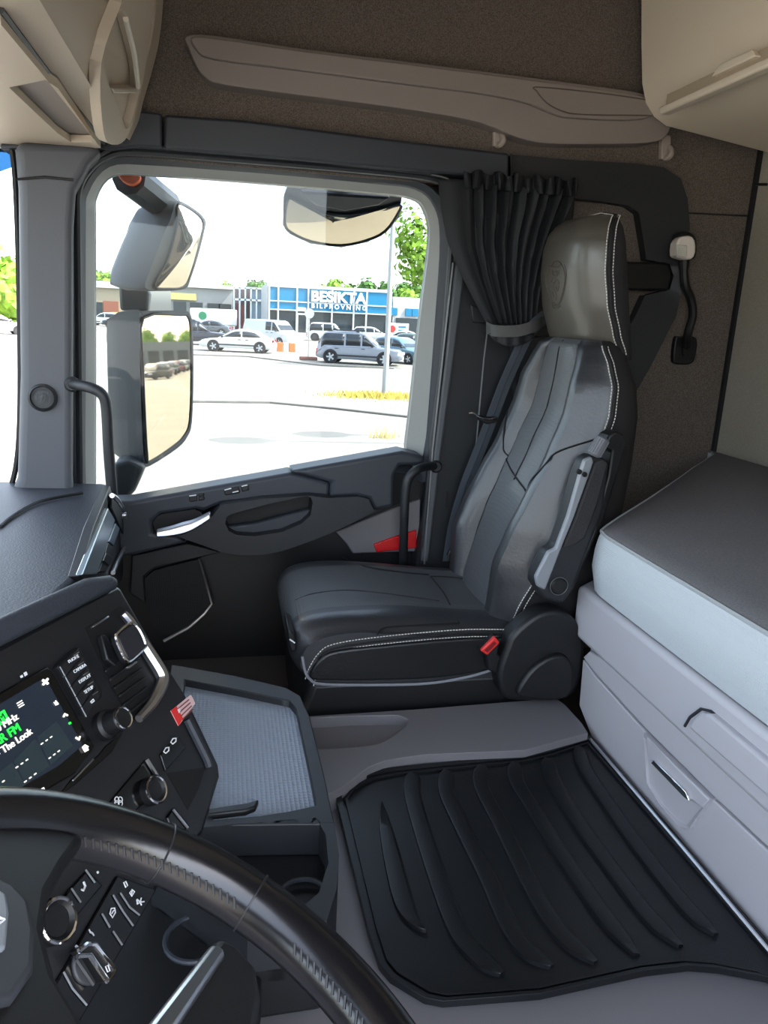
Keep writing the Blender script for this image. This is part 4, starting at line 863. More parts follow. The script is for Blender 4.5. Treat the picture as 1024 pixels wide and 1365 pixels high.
b = MB(); t0, t1 = ang(110, 1160), ang(300, 1240)
if t1-t0 > math.pi: t1 -= 2*math.pi
if t0-t1 > math.pi: t1 += 2*math.pi
def stitches(t0, t1, n_):
    for k in range(n_):
        t = t0+(t1-t0)*k/n_; dt_ = (t1-t0)/n_*.75
        pp = []
        for s_, q in ((0, 2.85), (dt_, 3.15)):
            rad = wa*math.cos(t+s_)+wb2*math.sin(t+s_); pp.append(CW+rad*(RW+rW*1.02*math.cos(q))+NW*(rW*1.1*math.sin(q)))
        b.tube(pp, .0011, 5)
gthr = mat('grey_thread', '343437', .6)
stitches(t0, t1, 22); b.build('rim_stitching', gthr, wheel); b = MB()
t2 = ang(345, 1300); t3 = ang(470, 1420)
if t3-t2 > math.pi: t3 -= 2*math.pi
if t2-t3 > math.pi: t3 += 2*math.pi
stitches(t2, t3, 16); b.build('rim_stitching', gthr, wheel)
spm = mat('spoke_plastic', '121214', .5, bump=(500, .05))
def spoke(pts, name, m, top=.012, th=.024, bev=.008, **k):
    b = MB(); b.prism(Wp(pts, top), NW*-th); return b.build(name, m, wheel, bevel=bev, seg=3, **k)
spoke([(-140, 1110), (0, 1098), (70, 1100), (118, 1112), (92, 1150), (70, 1190), (64, 1240), (80, 1300), (120, 1365), (140, 1440), (-140, 1500)], 'spoke', spm, .010, .022, .008)
spoke([(-120, 1172), (0, 1168), (20, 1176), (42, 1200), (50, 1240), (48, 1290), (20, 1330), (-120, 1360)], 'spoke_pad', mat('pad_grey', '33353a', .45), .016, .01, .005)
spoke([(-120, 1190), (0, 1184), (10, 1190), (14, 1215), (10, 1262), (-120, 1290)], 'button_field', mat('pad_light', '7d8288', .35), .020, .006, .003)
MB().tube(Wp([(-4, 1222), (6, 1226), (-2, 1232)], .021), .0008, 5).build('button_mark', white, wheel)
spoke([(292, 1246), (318, 1258), (345, 1290), (352, 1330), (340, 1400), (250, 1460), (150, 1460), (200, 1365)], 'spoke', spm, .008, .022, .007)
spoke([(283, 1256), (300, 1262), (302, 1272), (240, 1365), (190, 1440), (150, 1440), (197, 1365)], 'spoke_trim', silver, .013, .012, .004, label='satin silver spoke trim')
HB = Wp([(40, 1500)])[0]; b = MB(); b.lathe(HB-NW*.05, NW, [(.0, 0), (.06, 0), (.07, .03), (.07, .045), (.05, .055), (0, .058)], 32); b.build('hub', wl, wheel)
b = MB(); b.tube([HB-NW*.03, HB-NW*.2], .03, 16); b.build('column', black, wheel)
# ------------------------------------------------------------------ mirrors outside the passenger door
mh = mat('mirror_housing', '34383c', .5); mh2 = mat('mirror_housing_gloss', '2b2f36', .3)
mm = thing('door_mirror', 'grey exterior door mirror with tall main glass and curved upper glass', 'mirror', P(178, 640, Y=2.62))
n1 = V((.78, -.62, .045)).normalized(); o1_ = P(225, 515, Y=2.60)
M1 = lambda pts, off=0: [PP(x, y, o1_+n1*off, n1) for x, y in pts]
hs = cat2([(186, 420), (190, 415), (240, 414), (253, 418), (257, 440), (258, 500), (256, 562), (250, 582), (236, 598), (200, 621), (193, 618), (190, 590), (187, 500)], 3)
gs = cat2([(191, 424), (240, 420), (250, 422), (254, 440), (255, 500), (253, 560), (246, 580), (232, 594), (200, 615), (196, 608), (193, 560), (190, 480)], 3)
b = MB(); k0 = M1(hs); ctr = sum(k0, V())/len(k0)
back = [[ctr+(p-ctr)*s_-n1*d+V((0, .0, 0)) for p in k0] for s_, d in ((1, 0), (1.0, .03), (.97, .09), (.88, .15), (.6, .19))]
b.loft(back); b.build('main_housing', mh, mm, smooth=45)
b = MB(); b.prism(M1(gs, .002), n1*.003); b.build('main_glass', mirror_m, mm, label='tall mirror glass reflecting parked cars')
b = MB(); b.tube(M1(gs, .004), .005, 6, closed=True); b.build('glass_rim', black, mm)
n2 = V((.76, -.62, .03)).normalized(); o2_ = P(240, 330, Y=2.60)
M2 = lambda pts, off=0: [PP(x, y, o2_+n2*off, n2) for x, y in pts]
hs2 = cat2([(194, 384), (200, 360), (216, 318), (228, 290), (236, 268), (258, 278), (273, 292), (273, 306), (264, 342), (254, 372), (247, 385), (220, 387)], 3)
gs2 = cat2([(206, 381), (222, 350), (232, 318), (237, 292), (238, 272), (256, 280), (269, 292), (270, 306), (261, 342), (252, 370), (244, 383), (224, 385)], 3)
k0 = M2(hs2); ctr = sum(k0, V())/len(k0)
b = MB(); b.loft([[ctr+(p-ctr)*s_-n2*d for p in k0] for s_, d in ((1, 0), (1.02, .03), (1.0, .10), (.9, .16), (.6, .2))]); b.build('upper_housing', mh, mm, smooth=45)
g0 = M2(gs2, .004); cg = sum(g0, V())/len(g0)
b = MB(); b.loft([g0]+[[cg+(p-cg)*s_+n2*.03*(1-s_*s_) for p in g0] for s_ in (.8, .6, .4, .2, .02)], False); b.build('upper_glass', mirror_m, mm, smooth=80, label='curved wide-angle mirror glass')
b = MB(); b.tube(M2(gs2, .004), .004, 6, closed=True); b.build('upper_rim', black, mm)
b = MB(); b.prism(PL([(158, 378), (200, 388), (197, 416), (160, 414)], Y=2.70), (0, .08, 0)); b.build('link', mh, mm, bevel=.01)
b = MB(); b.prism(PL([(152, 660), (150, 618), (172, 612), (194, 622), (180, 655), (168, 668)], Y=2.45), (0, .18, 0)); b.build('lower_arm', mh, mm, bevel=.015, seg=3)
b = MB(); b.tube([P(172, 236, Y=2.45), P(205, 262, Y=2.62), P(222, 275, Y=2.72)], .05, 10); b.build('upper_arm', mh, mm)
b = MB(); b.prism(PL(cat2([(158, 229), (184, 231), (186, 240), (176, 246), (162, 240)], 3), Y=2.40), (0, .05, 0)); b.build('marker_light', mat('marker_orange', 'e8704a', .3), mm, bevel=.006, label='orange marker lamp')
km = thing('kerb_mirror', 'dark kerb mirror with pale curved glass above the window', 'mirror', P(456, 262, Y=2.60))
n3 = V((-.04, -.64, -.77)).normalized(); o3_ = P(456, 300, Y=2.60)
M3 = lambda pts, off=0: [PP(x, y, o3_+n3*off, n3) for x, y in pts]
g3 = cat2([(383, 268), (388, 264), (400, 270), (430, 284), (465, 288), (500, 283), (533, 273), (530, 286), (514, 308), (490, 320), (455, 327), (415, 322), (388, 310), (380, 300), (380, 284)], 3)
k0 = M3(g3, .0); cg = sum(k0, V())/len(k0)
b = MB(); b.loft([k0]+[[cg+(p-cg)*s_+n3*.01*(1-s_*s_) for p in k0] for s_ in (.8, .55, .3, .02)], False); b.build('curved_glass', mirror_m, km, smooth=80)
b = MB(); b.tube(M3(g3), .005, 6, closed=True); b.build('glass_rim', mh2, km)
hb = [(378, 262), (384, 246), (460, 250), (536, 262), (534, 276), (532, 290), (514, 310), (490, 323), (455, 330), (414, 325), (386, 312), (377, 300)]
h0 = M3(hb, -.006); b = MB(); ch = sum(h0, V())/len(h0)
b.loft([[ch+(p-ch)*s_-n3*d for p in h0] for s_, d in ((1, 0), (.98, .04), (.85, .09), (.5, .12))]); b.build('housing', mh2, km, smooth=50)
b = MB(); b.prism(M3([(400, 250), (520, 258), (505, 268), (460, 276), (420, 268)], .002), n3*.02); b.build('bracket', mh2, km, bevel=.006)
b = MB(); b.tube([P(456, 258, Y=2.62), P(456, 235, Y=2.55), V((P(456, 235, Y=2.5).x, 2.37, 1.62))], .03, 10); b.build('mount_arm', mh2, km)
# ------------------------------------------------------------------ car park outside
ZG = -1.75
G = lambda x, y: P(x, y, Z=ZG)
asph = mat('sunlit_asphalt', '7d7971', .95, var=(.8, .07))
b = MB(); b.box((-160, -120, ZG-.1), (300, 260, ZG)); struct(b.build('floor_outside', asph), 'pale sunlit asphalt car park outside the cab', 'ground')
kerb_shadow_m = mat('kerb_shadow_dark', '5e5b57', .9); dry = mat('dry_grass', '9a8a3c', .95, var=(6, .3))  # one dark tone for the far kerb and the painted shadow strip
def glow(o): return o
foliage = mat('leaf_green', '6d8f2a', .9, var=(1.2, .5)); foliage2 = mat('leaf_green_dark', '41632a', .9, var=(1.0, .5)); bark = mat('bark', '4c4238', .9)
def blob(mb, c, r, seed, mi=0, n=10):
    rnd = random.Random(seed); loops = []
    for i in range(n+1):
        a = math.pi*i/n; loops.append([V(c)+V((math.sin(a)*math.cos(t), math.sin(a)*math.sin(t), math.cos(a)*.85))*r*(.82+.36*rnd.random()) for t in [2*math.pi*k/14 for k in range(14)]])
    mb.loft(loops, True, True, mi)
def leaves(mb, c, r, k, sz, rnd):
    for _ in range(k):
        d = V((rnd.gauss(0, 1), rnd.gauss(0, 1), rnd.gauss(0, 1))).normalized(); p = V(c)+d*r*(.75+.4*rnd.random())
        a = V((rnd.gauss(0, 1), rnd.gauss(0, 1), rnd.gauss(0, 1))).normalized(); e = d.cross(a).normalized(); a = e.cross(d)*.6+d*.5*rnd.random()
        s_ = sz*(.6+.8*rnd.random()); mb.add([p-e*s_-a*s_, p+e*s_-a*s_, p+e*s_*.6+a*s_, p-e*s_*.6+a*s_], [(0, 1, 2, 3)])
def tree(label, base, h, r, m, seed, group='trees around the car park', fine=False, trunk=.2):
    t = thing('tree', label, 'tree', base, group); base = V(base); rnd = random.Random(seed)
    b = MB(); b.tube([base, base+V((0, 0, h*.6))], lambda q: trunk*(1-.5*q), 8); b.build('trunk', bark, t)
    b = MB()
    for k in range(9 if fine else 6):
        c = base+V((rnd.uniform(-.6, .6)*r, rnd.uniform(-.4, .4)*r, h-r*.75+rnd.uniform(-.55, .45)*r)); rr = r*rnd.uniform(.38, .6)
        if not fine: blob(b, c, rr*.85, seed*31+k, n=7)
        leaves(b, c, rr, 260 if fine else 110, r*(.05 if fine else .09), rnd)
    b.build('crown', m, t, smooth=20)
    return t
# ---- cars
tyre = mat('tyre', '16171a', .8); hubm = mat('wheel_silver', 'aeb2b6', .35, metal=.7); cglass = mat('car_glass', '161d22', .08, spec=.8); lampw = mat('head_lamp', 'd6dade', .15); lampr = mat('tail_lamp', '8f1214', .2); trimk = mat('car_trim', '1b1c1f', .5)
SHAPES = {  # (x, z) stations of lower body top edge and cabin: length, height fractions
 'suv': dict(L=4.8, W=1.88, H=1.75, belt=[(0, .62), (.04, .66), (.10, .92), (.68, .96), (.95, .86), (1, .62)], cab=[(.02, .95, .10), (.10, 1.68, .14), (.16, 1.75, .15), (.48, 1.74, .15), (.56, 1.66, .14), (.72, .98, .06)], wb=(.18, .80), wr=.36),
 'estate': dict(L=4.7, W=1.8, H=1.48, belt=[(0, .58), (.03, .66), (.10, .86), (.66, .90), (.95, .78), (1, .55)], cab=[(.03, .90, .08), (.12, 1.40, .14), (.25, 1.47, .15), (.45, 1.46, .15), (.54, 1.38, .14), (.72, .90, .06)], wb=(.19, .80), wr=.32),
 'sedan': dict(L=4.75, W=1.82, H=1.45, belt=[(0, .60), (.02, .70), (.06, .92), (.66, .88), (.94, .74), (1, .52)], cab=[(.10, .93, .06), (.26, 1.34, .14), (.38, 1.43, .16), (.48, 1.42, .16), (.56, 1.32, .14), (.74, .86, .06)], wb=(.19, .80), wr=.34),
 'hatch': dict(L=4.1, W=1.76, H=1.5, belt=[(0, .60), (.03, .70), (.09, .90), (.68, .90), (.95, .76), (1, .55)], cab=[(.03, .92, .08), (.13, 1.40, .14), (.24, 1.49, .15), (.46, 1.48, .15), (.56, 1.38, .14), (.74, .90, .06)], wb=(.18, .80), wr=.31),
 'van': dict(L=4.9, W=1.9, H=1.95, belt=[(0, .70), (.01, .9), (.03, 1.15), (.76, 1.12), (.95, .98), (1, .62)], cab=[(.005, 1.2, .03), (.03, 1.86, .10), (.06, 1.94, .12), (.62, 1.94, .12), (.68, 1.86, .12), (.82, 1.16, .06)], wb=(.18, .82), wr=.34)}
NCAR = [0]
def car(label, pos, head, kind, paint, group='parked cars in the car park', detail=True):
    s = SHAPES[kind]; L, Wd = s['L'], s['W']; pos = V(pos)
    name = {'van': 'van', 'suv': 'car', 'estate': 'car', 'sedan': 'car', 'hatch': 'car'}[kind]
    t = thing(name, label, name, pos, group); c_, s_ = math.cos(head), math.sin(head)
    def Wd_(x, y, z): return pos+V((x*c_-y*s_, x*s_+y*c_, z))
    hw = Wd/2; b = MB(); loops = []
    def beltz(x):
        q = s['belt']
        for (x1, z1), (x2, z2) in zip(q, q[1:]):
            if x <= x2: return z1+(z2-z1)*(x-x1)/(x2-x1)
        return q[-1][1]
    xs_ = sorted(set([0, .01, .03, .06, .1, .2, .3, .4, .5, .6, .68, .76, .84, .9, .95, .98, 1]))
    for x in xs_:
        e = min(x, 1-x); k = hw*(.80+.2*min(1, (e/.10))**.5); zb = .26+(.10*(1-min(1, e/.05))); zt_ = beltz(x); zm = (zb+zt_)*.52
        loops.append([Wd_((x-.5)*L, y, z) for y, z in ((-k*.92, zb), (-k, zb+.10), (-k, zm), (-k*.985, zt_-.06), (-k*.90, zt_), (k*.90, zt_), (k*.985, zt_-.06), (k, zm), (k, zb+.10), (k*.92, zb))])
    b.loft(loops); b.build('body', paint, t, smooth=40)
    cb_ = s['cab']; zbase = lambda x: beltz(x)-.03
    b = MB(); loops = []
    for x, z, ins_ in cb_:
        zb = min(zbase(x), z-.02); kb_ = hw*.90; kt_ = hw-ins_-.06
        if z-zb < .12: kt_ = kb_-.02
        loops.append([Wd_((x-.5)*L, y, zz) for y, zz in ((-kb_, zb), (-kt_, z-.05), (-kt_+.08, z), (kt_-.08, z), (kt_, z-.05), (kb_, zb))])
    b.loft(loops); b.build('cabin', paint, t, smooth=40)
    # side glass, windscreen, rear window sit just outside the cabin skin
    x0, x5 = cb_[1][0], cb_[4][0]; zr = cb_[2][1]-.13
    def cabz(x):
        for (a, z1, _), (c, z2, _) in zip(cb_, cb_[1:]):
            if a <= x <= c: return z1+(z2-z1)*(x-a)/(c-a)
        return cb_[0][1]
    def skin(x, z):
        zb = zbase(x); zt_ = cabz(x)-.05
        i = [q for q in cb_ if q[0] <= x][-1]; j = [q for q in cb_ if q[0] >= x][0]; t_ = 0 if j[0] == i[0] else (x-i[0])/(j[0]-i[0])
        kt_ = hw-(i[2]+(j[2]-i[2])*t_)-.06; kb_ = hw*.9; return kb_+(kt_-kb_)*max(0, min(1, (z-zb)/max(.05, zt_-zb)))
    xa = cb_[0][0]+.045; xb_ = cb_[-1][0]-.035
    wins = ([(xa, .33), (.35, .52), (.54, xb_)] if kind in ('suv', 'estate') else [(xa+.02, .42), (.44, xb_)]) if kind != 'van' else [(.50, .62), (.64, xb_)]
    for sgn in (-1, 1):
        for xl, xh in wins:
            n_ = 8; top_, bot_ = [], []
            for k in range(n_+1):
                x = xl+(xh-xl)*k/n_; zb_ = zbase(x)+.09; zt_ = min(zr, cabz(x)-.10)
                if zt_ < zb_+.03: zt_ = zb_+.03
                top_.append(Wd_((x-.5)*L, sgn*(skin(x, zt_)+.012), zt_)); bot_.append(Wd_((x-.5)*L, sgn*(skin(x, zb_)+.012), zb_))
            b = MB(); b.grid([top_, bot_]); o = b.build('side_window', cglass, t); o.modifiers.new('t', 'SOLIDIFY').thickness = .012
    def endglass(i, j, nm):
        (x1, z1, i1), (x2, z2, i2) = cb_[i], cb_[j]; lo_, hi_ = ((x1, z1, i1), (x2, z2, i2)) if z1 < z2 else ((x2, z2, i2), (x1, z1, i1))
        sg = -1 if i == 0 else 1; z_l = max(lo_[1], zbase(lo_[0]))+.08; t_ = (z_l-lo_[1])/(hi_[1]-lo_[1]); xl = lo_[0]+(hi_[0]-lo_[0])*t_
        wl_, wh_ = hw*.80, hw-hi_[2]-.16; off = .02*sg/ L
        b = MB(); b.prism([Wd_((xl+off-.5)*L, -wl_, z_l), Wd_((xl+off-.5)*L, wl_, z_l), Wd_((hi_[0]+off-.5)*L, wh_, hi_[1]-.06), Wd_((hi_[0]+off-.5)*L, -wh_, hi_[1]-.06)], Wd_(.012*sg, 0, .008)-pos); b.build(nm, cglass, t)
    endglass(0, 1, 'rear_window'); endglass(4, 5, 'windscreen')
    for x in s['wb']:
        for sgn in (-1, 1):
            o = Wd_((x-.5)*L, sgn*(hw-.20), s['wr']); ax_ = Wd_(0, sgn, 0)-pos; r_ = s['wr']
            b = MB(); b.lathe(o, ax_, [(r_*.6, .0), (r_, .02), (r_, .19), (r_*.93, .215), (r_*.66, .21), (r_*.64, .19), (0, .19)], 22); wh = b.build('wheel', tyre, t)
            if detail:
                b = MB(); up_ = V((0, 0, 1)); sd = ax_.cross(up_)
                b.lathe(o+ax_*.19, ax_, [(r_*.16, 0), (r_*.16, .02), (0, .024)], 12)
                for k in range(5):
                    a = 2*math.pi*k/5+.3; d = up_*math.cos(a)+sd*math.sin(a); e = ax_.cross(d)
                    b.prism([o+ax_*.195+d*r_*.1-e*r_*.1, o+ax_*.195+d*r_*.62-e*r_*.13, o+ax_*.195+d*r_*.62+e*r_*.13, o+ax_*.195+d*r_*.1+e*r_*.1], ax_*.015)
                b.build('hub', hubm, wh)
            b = MB(); b.lathe(Wd_((x-.5)*L, sgn*(hw-.015), r_+.01), ax_, [(r_*1.14, 0), (r_*1.14, .019), (0, .019)], 22); b.build('wheel_arch', trimk, t)
    for sgn in (-1, 1):
        b = MB(); b.obox(Wd_(.478*L, sgn*hw*.72, beltz(.96)-.16), Wd_(.055*L*.5, sgn*-.05, .0)-pos, Wd_(0, hw*.17, 0)-pos, (0, 0, .07)); b.build('head_lamp', lampw, t, bevel=.02)
        b = MB(); b.obox(Wd_(-.482*L, sgn*hw*.76, beltz(.05)-.08), Wd_(.05, 0, 0)-pos, Wd_(0, hw*.12, 0)-pos, (0, 0, .16 if kind in ('suv', 'van') else .08)); b.build('tail_lamp', lampr, t, bevel=.02)
        b = MB(); xm = cb_[-1][0]-.06; b.obox(Wd_((xm-.5)*L, sgn*(hw+.06), beltz(xm)+.07), Wd_(.06, 0, 0)-pos, Wd_(0, .08, 0)-pos, (0, 0, .06)); b.build('door_mirror', trimk, t, bevel=.02)
    if detail:
        b = MB(); b.obox(Wd_(.49*L, 0, .50), Wd_(.03, 0, 0)-pos, Wd_(0, hw*.45, 0)-pos, (0, 0, .10)); b.build('grille', trimk, t, bevel=.01)
        b = MB(); b.obox(Wd_(.503*L, 0, .40), Wd_(.01, 0, 0)-pos, Wd_(0, .26, 0)-pos, (0, 0, .055)); b.build('number_plate', white, t)
        for sgn in (-1, 1):
            b = MB(); b.obox(Wd_(0, sgn*(hw*1.0), .46), Wd_(.26*L, 0, 0)-pos, Wd_(0, .02, 0)-pos, (0, 0, .04)); b.build('side_strip', trimk, t)
            for xh in (wins[-1][0]+.015, wins[0][1]-.08 if len(wins) > 2 else wins[0][1]-.06):
                b = MB(); b.obox(Wd_((xh-.5)*L, sgn*(hw*.99), beltz(xh)-.10), Wd_(.10, 0, 0)-pos, Wd_(0, .02, 0)-pos, (0, 0, .02)); b.build('door_handle', trimk, t)
            if kind in ('suv', 'estate'): MB().tube([Wd_((.14-.5)*L, sgn*(hw-.28), s['H']-.02), Wd_((.2-.5)*L, sgn*(hw-.28), s['H']+.04), Wd_((.46-.5)*L, sgn*(hw-.28), s['H']+.03), Wd_((.5-.5)*L, sgn*(hw-.28), s['H']-.03)], .025, 6).build('roof_rail', trimk, t)
    return t
def paint(n, c, metal=.2): return mat('paint_'+n, c, .3, metal=metal, coat=.6)
pw, psil, pblu, pnav, pblk, pred, pgr, pyel = (paint(*q) for q in (('white', 'b9bcbc', 0), ('silver', '7d828c'), ('ice_blue', '56707f'), ('navy', '18202e'), ('black', '101114'), ('red', '7c1518', 0), ('grey', '4a4f56'), ('yellow', 'a8871c', 0)))
A0 = math.radians(-12)
car('silver estate car with roof rails parked before the blue fronted building', G(480, 485), A0-.10, 'suv', psil)
car('ice blue car half hidden behind the lamp post and the silver estate', G(526, 484)+V((.6, .6, 0)), A0-.75, 'hatch', pblu)
car('white sedan parked facing left beside the white van', G(318, 469), math.pi+A0+.02, 'sedan', pw)
car('dark navy car with red tail lamp behind the white sedan', G(282, 463)+V((-1.2, 3.2, 0)), A0+.3, 'suv', pnav)
vn = car('white delivery van with sloping nose beside the white sedan', G(366, 464)+V((.1, 3.6, 0)), A0-.62, 'van', pw)
car('grey blue hatchback parked behind the dark navy car', G(275, 452)+V((0, 10, 0)), math.pi+A0, 'sedan', pgr)
car('white car seen small behind the roof of the silver estate', G(444, 454)+V((-.5, -2.5, 0)), A0, 'suv', pw, detail=False)
car('white car just left of the lamp post before the shop windows', G(497, 455), A0, 'estate', pw, detail=False)
car('pale car at the right window edge below the white annexe', G(546, 462), A0, 'sedan', pw, detail=False)
car('green grey car lowest at the right window edge', G(557, 472), A0, 'hatch', paint('sage', '4a5a52'), detail=False)
car('white hatchback left of the mirror beside the window frame', G(140, 434), math.pi+A0, 'hatch', pw)
car('yellow car in the row between window frame and mirror', G(150, 432), math.pi+A0, 'hatch', pyel, detail=False)
car('navy car in the row left of the mirror', G(166, 437), math.pi+A0, 'sedan', pnav, detail=False)
car('blue sedan behind the white banner trailer', G(250, 428), math.pi+A0, 'sedan', paint('blue', '1c3f78'), detail=False)
car('red car roof beside the mirror edge', G(246, 438)+V((-3, 1, 0)), A0, 'hatch', pred, detail=False)
car('pale car nearest in the windscreen at far left', G(-2, 445), A0+.6, 'hatch', pw, detail=False)
car('silver car behind the pale car in the windscreen', G(12, 432), A0+.6, 'sedan', psil, detail=False)
# ---- white tarpaulin trailer with a green leaf mark
tr = thing('trailer', 'white banner trailer with green mark behind the parked cars', 'trailer', G(285, 438))
o = G(285, 442); b = MB(); b.box((o.x-2.6, o.y, o.z+.7), (o.x+2.6, o.y+2, o.z+2.5)); b.build('box_body', pw, tr, bevel=.15)
b = MB(); b.lathe(V((o.x-1.2, o.y-.02, o.z+1.7)), (0, -1, 0), [(.45, 0), (.45, .02), (0, .02)], 16); b.build('green_mark', mat('leaf_mark', '1f6a4a', .5), tr)
for dx in (-1.4, 1.2): b = MB(); b.lathe(V((o.x+dx, o.y, o.z+.35)), (0, 1, 0), [(0, 0), (.35, 0), (.35, .2), (0, .2)], 16); b.build('wheel', tyre, tr)
# ---- inspection hall with blue fascia
yb = 88.0; B_ = lambda x, y, off=0: P(x, y, Y=yb+off)
bl = thing('inspection_hall', 'low glass fronted building with bright blue sign fascia', 'building', (10, 92, ZG))
x0, x1 = B_(358, 410).x, B_(523, 410).x; zt_, zm_, zs_ = B_(440, 385.6).z, B_(440, 404.8).z, B_(440, 416).z
wht = mat('building_white', 'a9abab', .6); shopg = mat('shop_glass', '2a3338', .1, spec=.8); bluef = mat('fascia_blue', '036a90', .5)
b = MB(); b.box((x0-.1, yb+.5, ZG), (x1, yb+14, zt_+.3)); b.build('hall_body', wht, bl)
b = MB(); b.box((x0, yb+.2, zs_), (x1, yb+.5, zt_)); fz = b.build('blue_fascia', bluef, bl, label='bright blue sign fascia')
b = MB(); b.box((x0, yb+.3, ZG+.3), (x1, yb+.5, zs_-.1)); b.build('shop_windows', shopg, bl)
for px in (359, 371, 396, 411, 443, 472, 489): x = B_(px, 410).x; b = MB(); b.box((x-.09, yb+.08, ZG), (x+.09, yb+.5, zt_)); b.build('mullion', wht, bl)
for z in (zt_, zm_, zs_, ZG+.3): b = MB(); b.box((x0, yb+.09, z-.06), (x1, yb+.5, z+.08)); b.build('transom', wht, bl)
xd = B_(403, 430).x; b = MB(); b.ring([(xd-.65, yb+.1, ZG), (xd+.65, yb+.1, ZG), (xd+.65, yb+.1, ZG+2.5), (xd-.65, yb+.1, ZG+2.5)], [(xd-.45, yb+.1, ZG+.2), (xd+.45, yb+.1, ZG+.2), (xd+.45, yb+.1, ZG+2.3), (xd-.45, yb+.1, ZG+2.3)], (0, .3, 0)); b.build('entrance_door', wht, bl)
sgm = mat('sign_white', 'f2f4f5', .5)
tb_ = text('sign_letters', 'BESIKTA', V((B_(414, 403).x, yb+.02, B_(440, 402.4).z)), (1, 0, 0), (0, 0, 1), 1.55, sgm, fz, .06, bold=.03)
w_ = max(v.co.x for v in tb_.data.vertices)-min(v.co.x for v in tb_.data.vertices); tgt = B_(487, 403).x-B_(414, 403).x
for v in tb_.data.vertices: v.co.x = (v.co.x-(B_(414, 403).x-WLOC[tb_.name].x))*tgt/w_+(B_(414, 403).x-WLOC[tb_.name].x)
tm = tb_.modifiers.new('bold', 'SOLIDIFY'); tm.thickness = .08; tm.offset = 0
t2_ = text('sign_small_letters', 'B I L P R O V N I N G', V((B_(415, 409).x, yb+.02, B_(440, 411.5).z)), (1, 0, 0), (0, 0, 1), .66, sgm, fz, .05, bold=.012)
w_ = max(v.co.x for v in t2_.data.vertices)-min(v.co.x for v in t2_.data.vertices)
for v in t2_.data.vertices: v.co.x = (v.co.x-(B_(415, 409).x-WLOC[t2_.name].x))*tgt/w_+(B_(415, 409).x-WLOC[t2_.name].x)
b = MB(); b.box((B_(397, 411).x, yb+.1, B_(400, 412.5).z), (B_(408, 411).x, yb+.2, B_(400, 409.8).z)); b.build('entrance_sign', sgm, bl)
# annexe to its right
an = thing('annexe_building', 'white annexe with small blue panels right of the lamp post', 'building', (18, 92, ZG))
xa, xb2 = B_(523, 410).x+.3, B_(600, 410).x
b = MB(); b.box((xa, yb+1, ZG), (xb2, yb+20, B_(540, 396).z)); b.build('annexe_body', wht, an)
b = MB(); b.box((xa+.4, yb+.8, ZG+.8), (xb2, yb+1.02, B_(540, 424).z)); b.build('window_band', shopg, an)
for px in (528, 547, 556, 570): x = B_(px, 417).x; b = MB(); b.box((x-.35, yb+.8, B_(540, 421).z), (x+.35, yb+1, B_(540, 411).z)); b.build('blue_panel', bluef, an)
x = B_(530, 440).x; b = MB(); b.box((x-1.4, yb-.4, ZG+.6), (x+1.2, yb-.3, ZG+1.9)); pb = b.build('banner', sgm, an)
b = MB(); b.lathe((x-.7, yb-.42, ZG+1.25), (0, -1, 0), [(.4, 0), (.4, .03), (0, .03)], 14); b.build('red_mark', red, pb)
for k in range(2): b = MB(); b.box((x+.0, yb-.45, ZG+1.0+k*.4), (x+.9, yb-.4, ZG+1.22+k*.4)); b.build('blue_mark', bluef, pb)
# glazed open hall and long pale warehouses to the left
yw = 104.0; Wn = lambda x, y: P(x, y, Y=yw)
gh_ = thing('glazed_hall', 'pale blue glazed workshop with steel columns left of the blue fascia', 'building', (-2, 108, ZG))
xa, xb2 = Wn(312, 400).x, Wn(357, 400).x; pg = mat('pale_glass', '7c93a4', .15); stl = mat('pale_steel', 'a7b0b6', .5)
b = MB(); b.box((xa, yw+1, ZG), (xb2, yw+12, Wn(335, 386).z)); b.build('hall_body', mat('dim_interior', '5c5358', .8), gh_)
for k in range(7): x = xa+(xb2-xa)*k/6; b = MB(); b.box((x-.1, yw, ZG), (x+.1, yw+.4, Wn(335, 384).z)); b.build('column', stl, gh_)
for z in (Wn(335, 384).z, Wn(335, 400).z): b = MB(); b.box((xa, yw, z-.12), (xb2, yw+.4, z+.12)); b.build('beam', stl, gh_)
b = MB(); b.box((Wn(336, 400).x, yw+.4, ZG+.2), (xb2, yw+.7, Wn(335, 386).z)); b.build('glazing', pg, gh_)
b = MB(); b.box((Wn(316, 400).x, yw+.3, ZG), (Wn(328, 400).x, yw+.9, ZG+3.2)); b.build('rust_panel', mat('rust_panel', '6c3a34', .8), gh_)
wh_ = thing('warehouse', 'long low pale warehouse seen between the mirrors and the glazed workshop', 'building', (-12, 120, ZG), 'warehouses along the car park')
yq = 118.0; Wq = lambda x, y: P(x, y, Y=yq)
for nm, a, c, t_, m in (('warehouse_wall', 228, 311, 383, mat('warehouse_grey', '8b8d8c', .7)), ('yellow_band', 228, 262, 392, mat('warehouse_yellow', 'a59b66', .7))):
    b = MB(); dy = 0 if nm == 'warehouse_wall' else -.4; b.box((Wq(a, 400).x, yq+dy, ZG if dy == 0 else Wq(a, 399).z), (Wq(c, 400).x, yq+(14 if dy == 0 else 0), Wq(270, t_).z)); b.build(nm, m, wh_)
b = MB(); b.box((Wq(226, 400).x, yq-.6, Wq(270, 384).z), (Wq(312, 400).x, yq+14, Wq(270, 379).z)); b.build('roof_edge', wht, wh_)
for px in (240, 262, 285, 300): x = Wq(px, 410).x; b = MB(); b.box((x-.9, yq-.3, ZG+1), (x+.9, yq-.05, ZG+3.2)); b.build('window', shopg, wh_)
wl2 = thing('warehouse', 'low beige warehouse with brick red door left of the mirror', 'building', (-35, 125, ZG), 'warehouses along the car park')
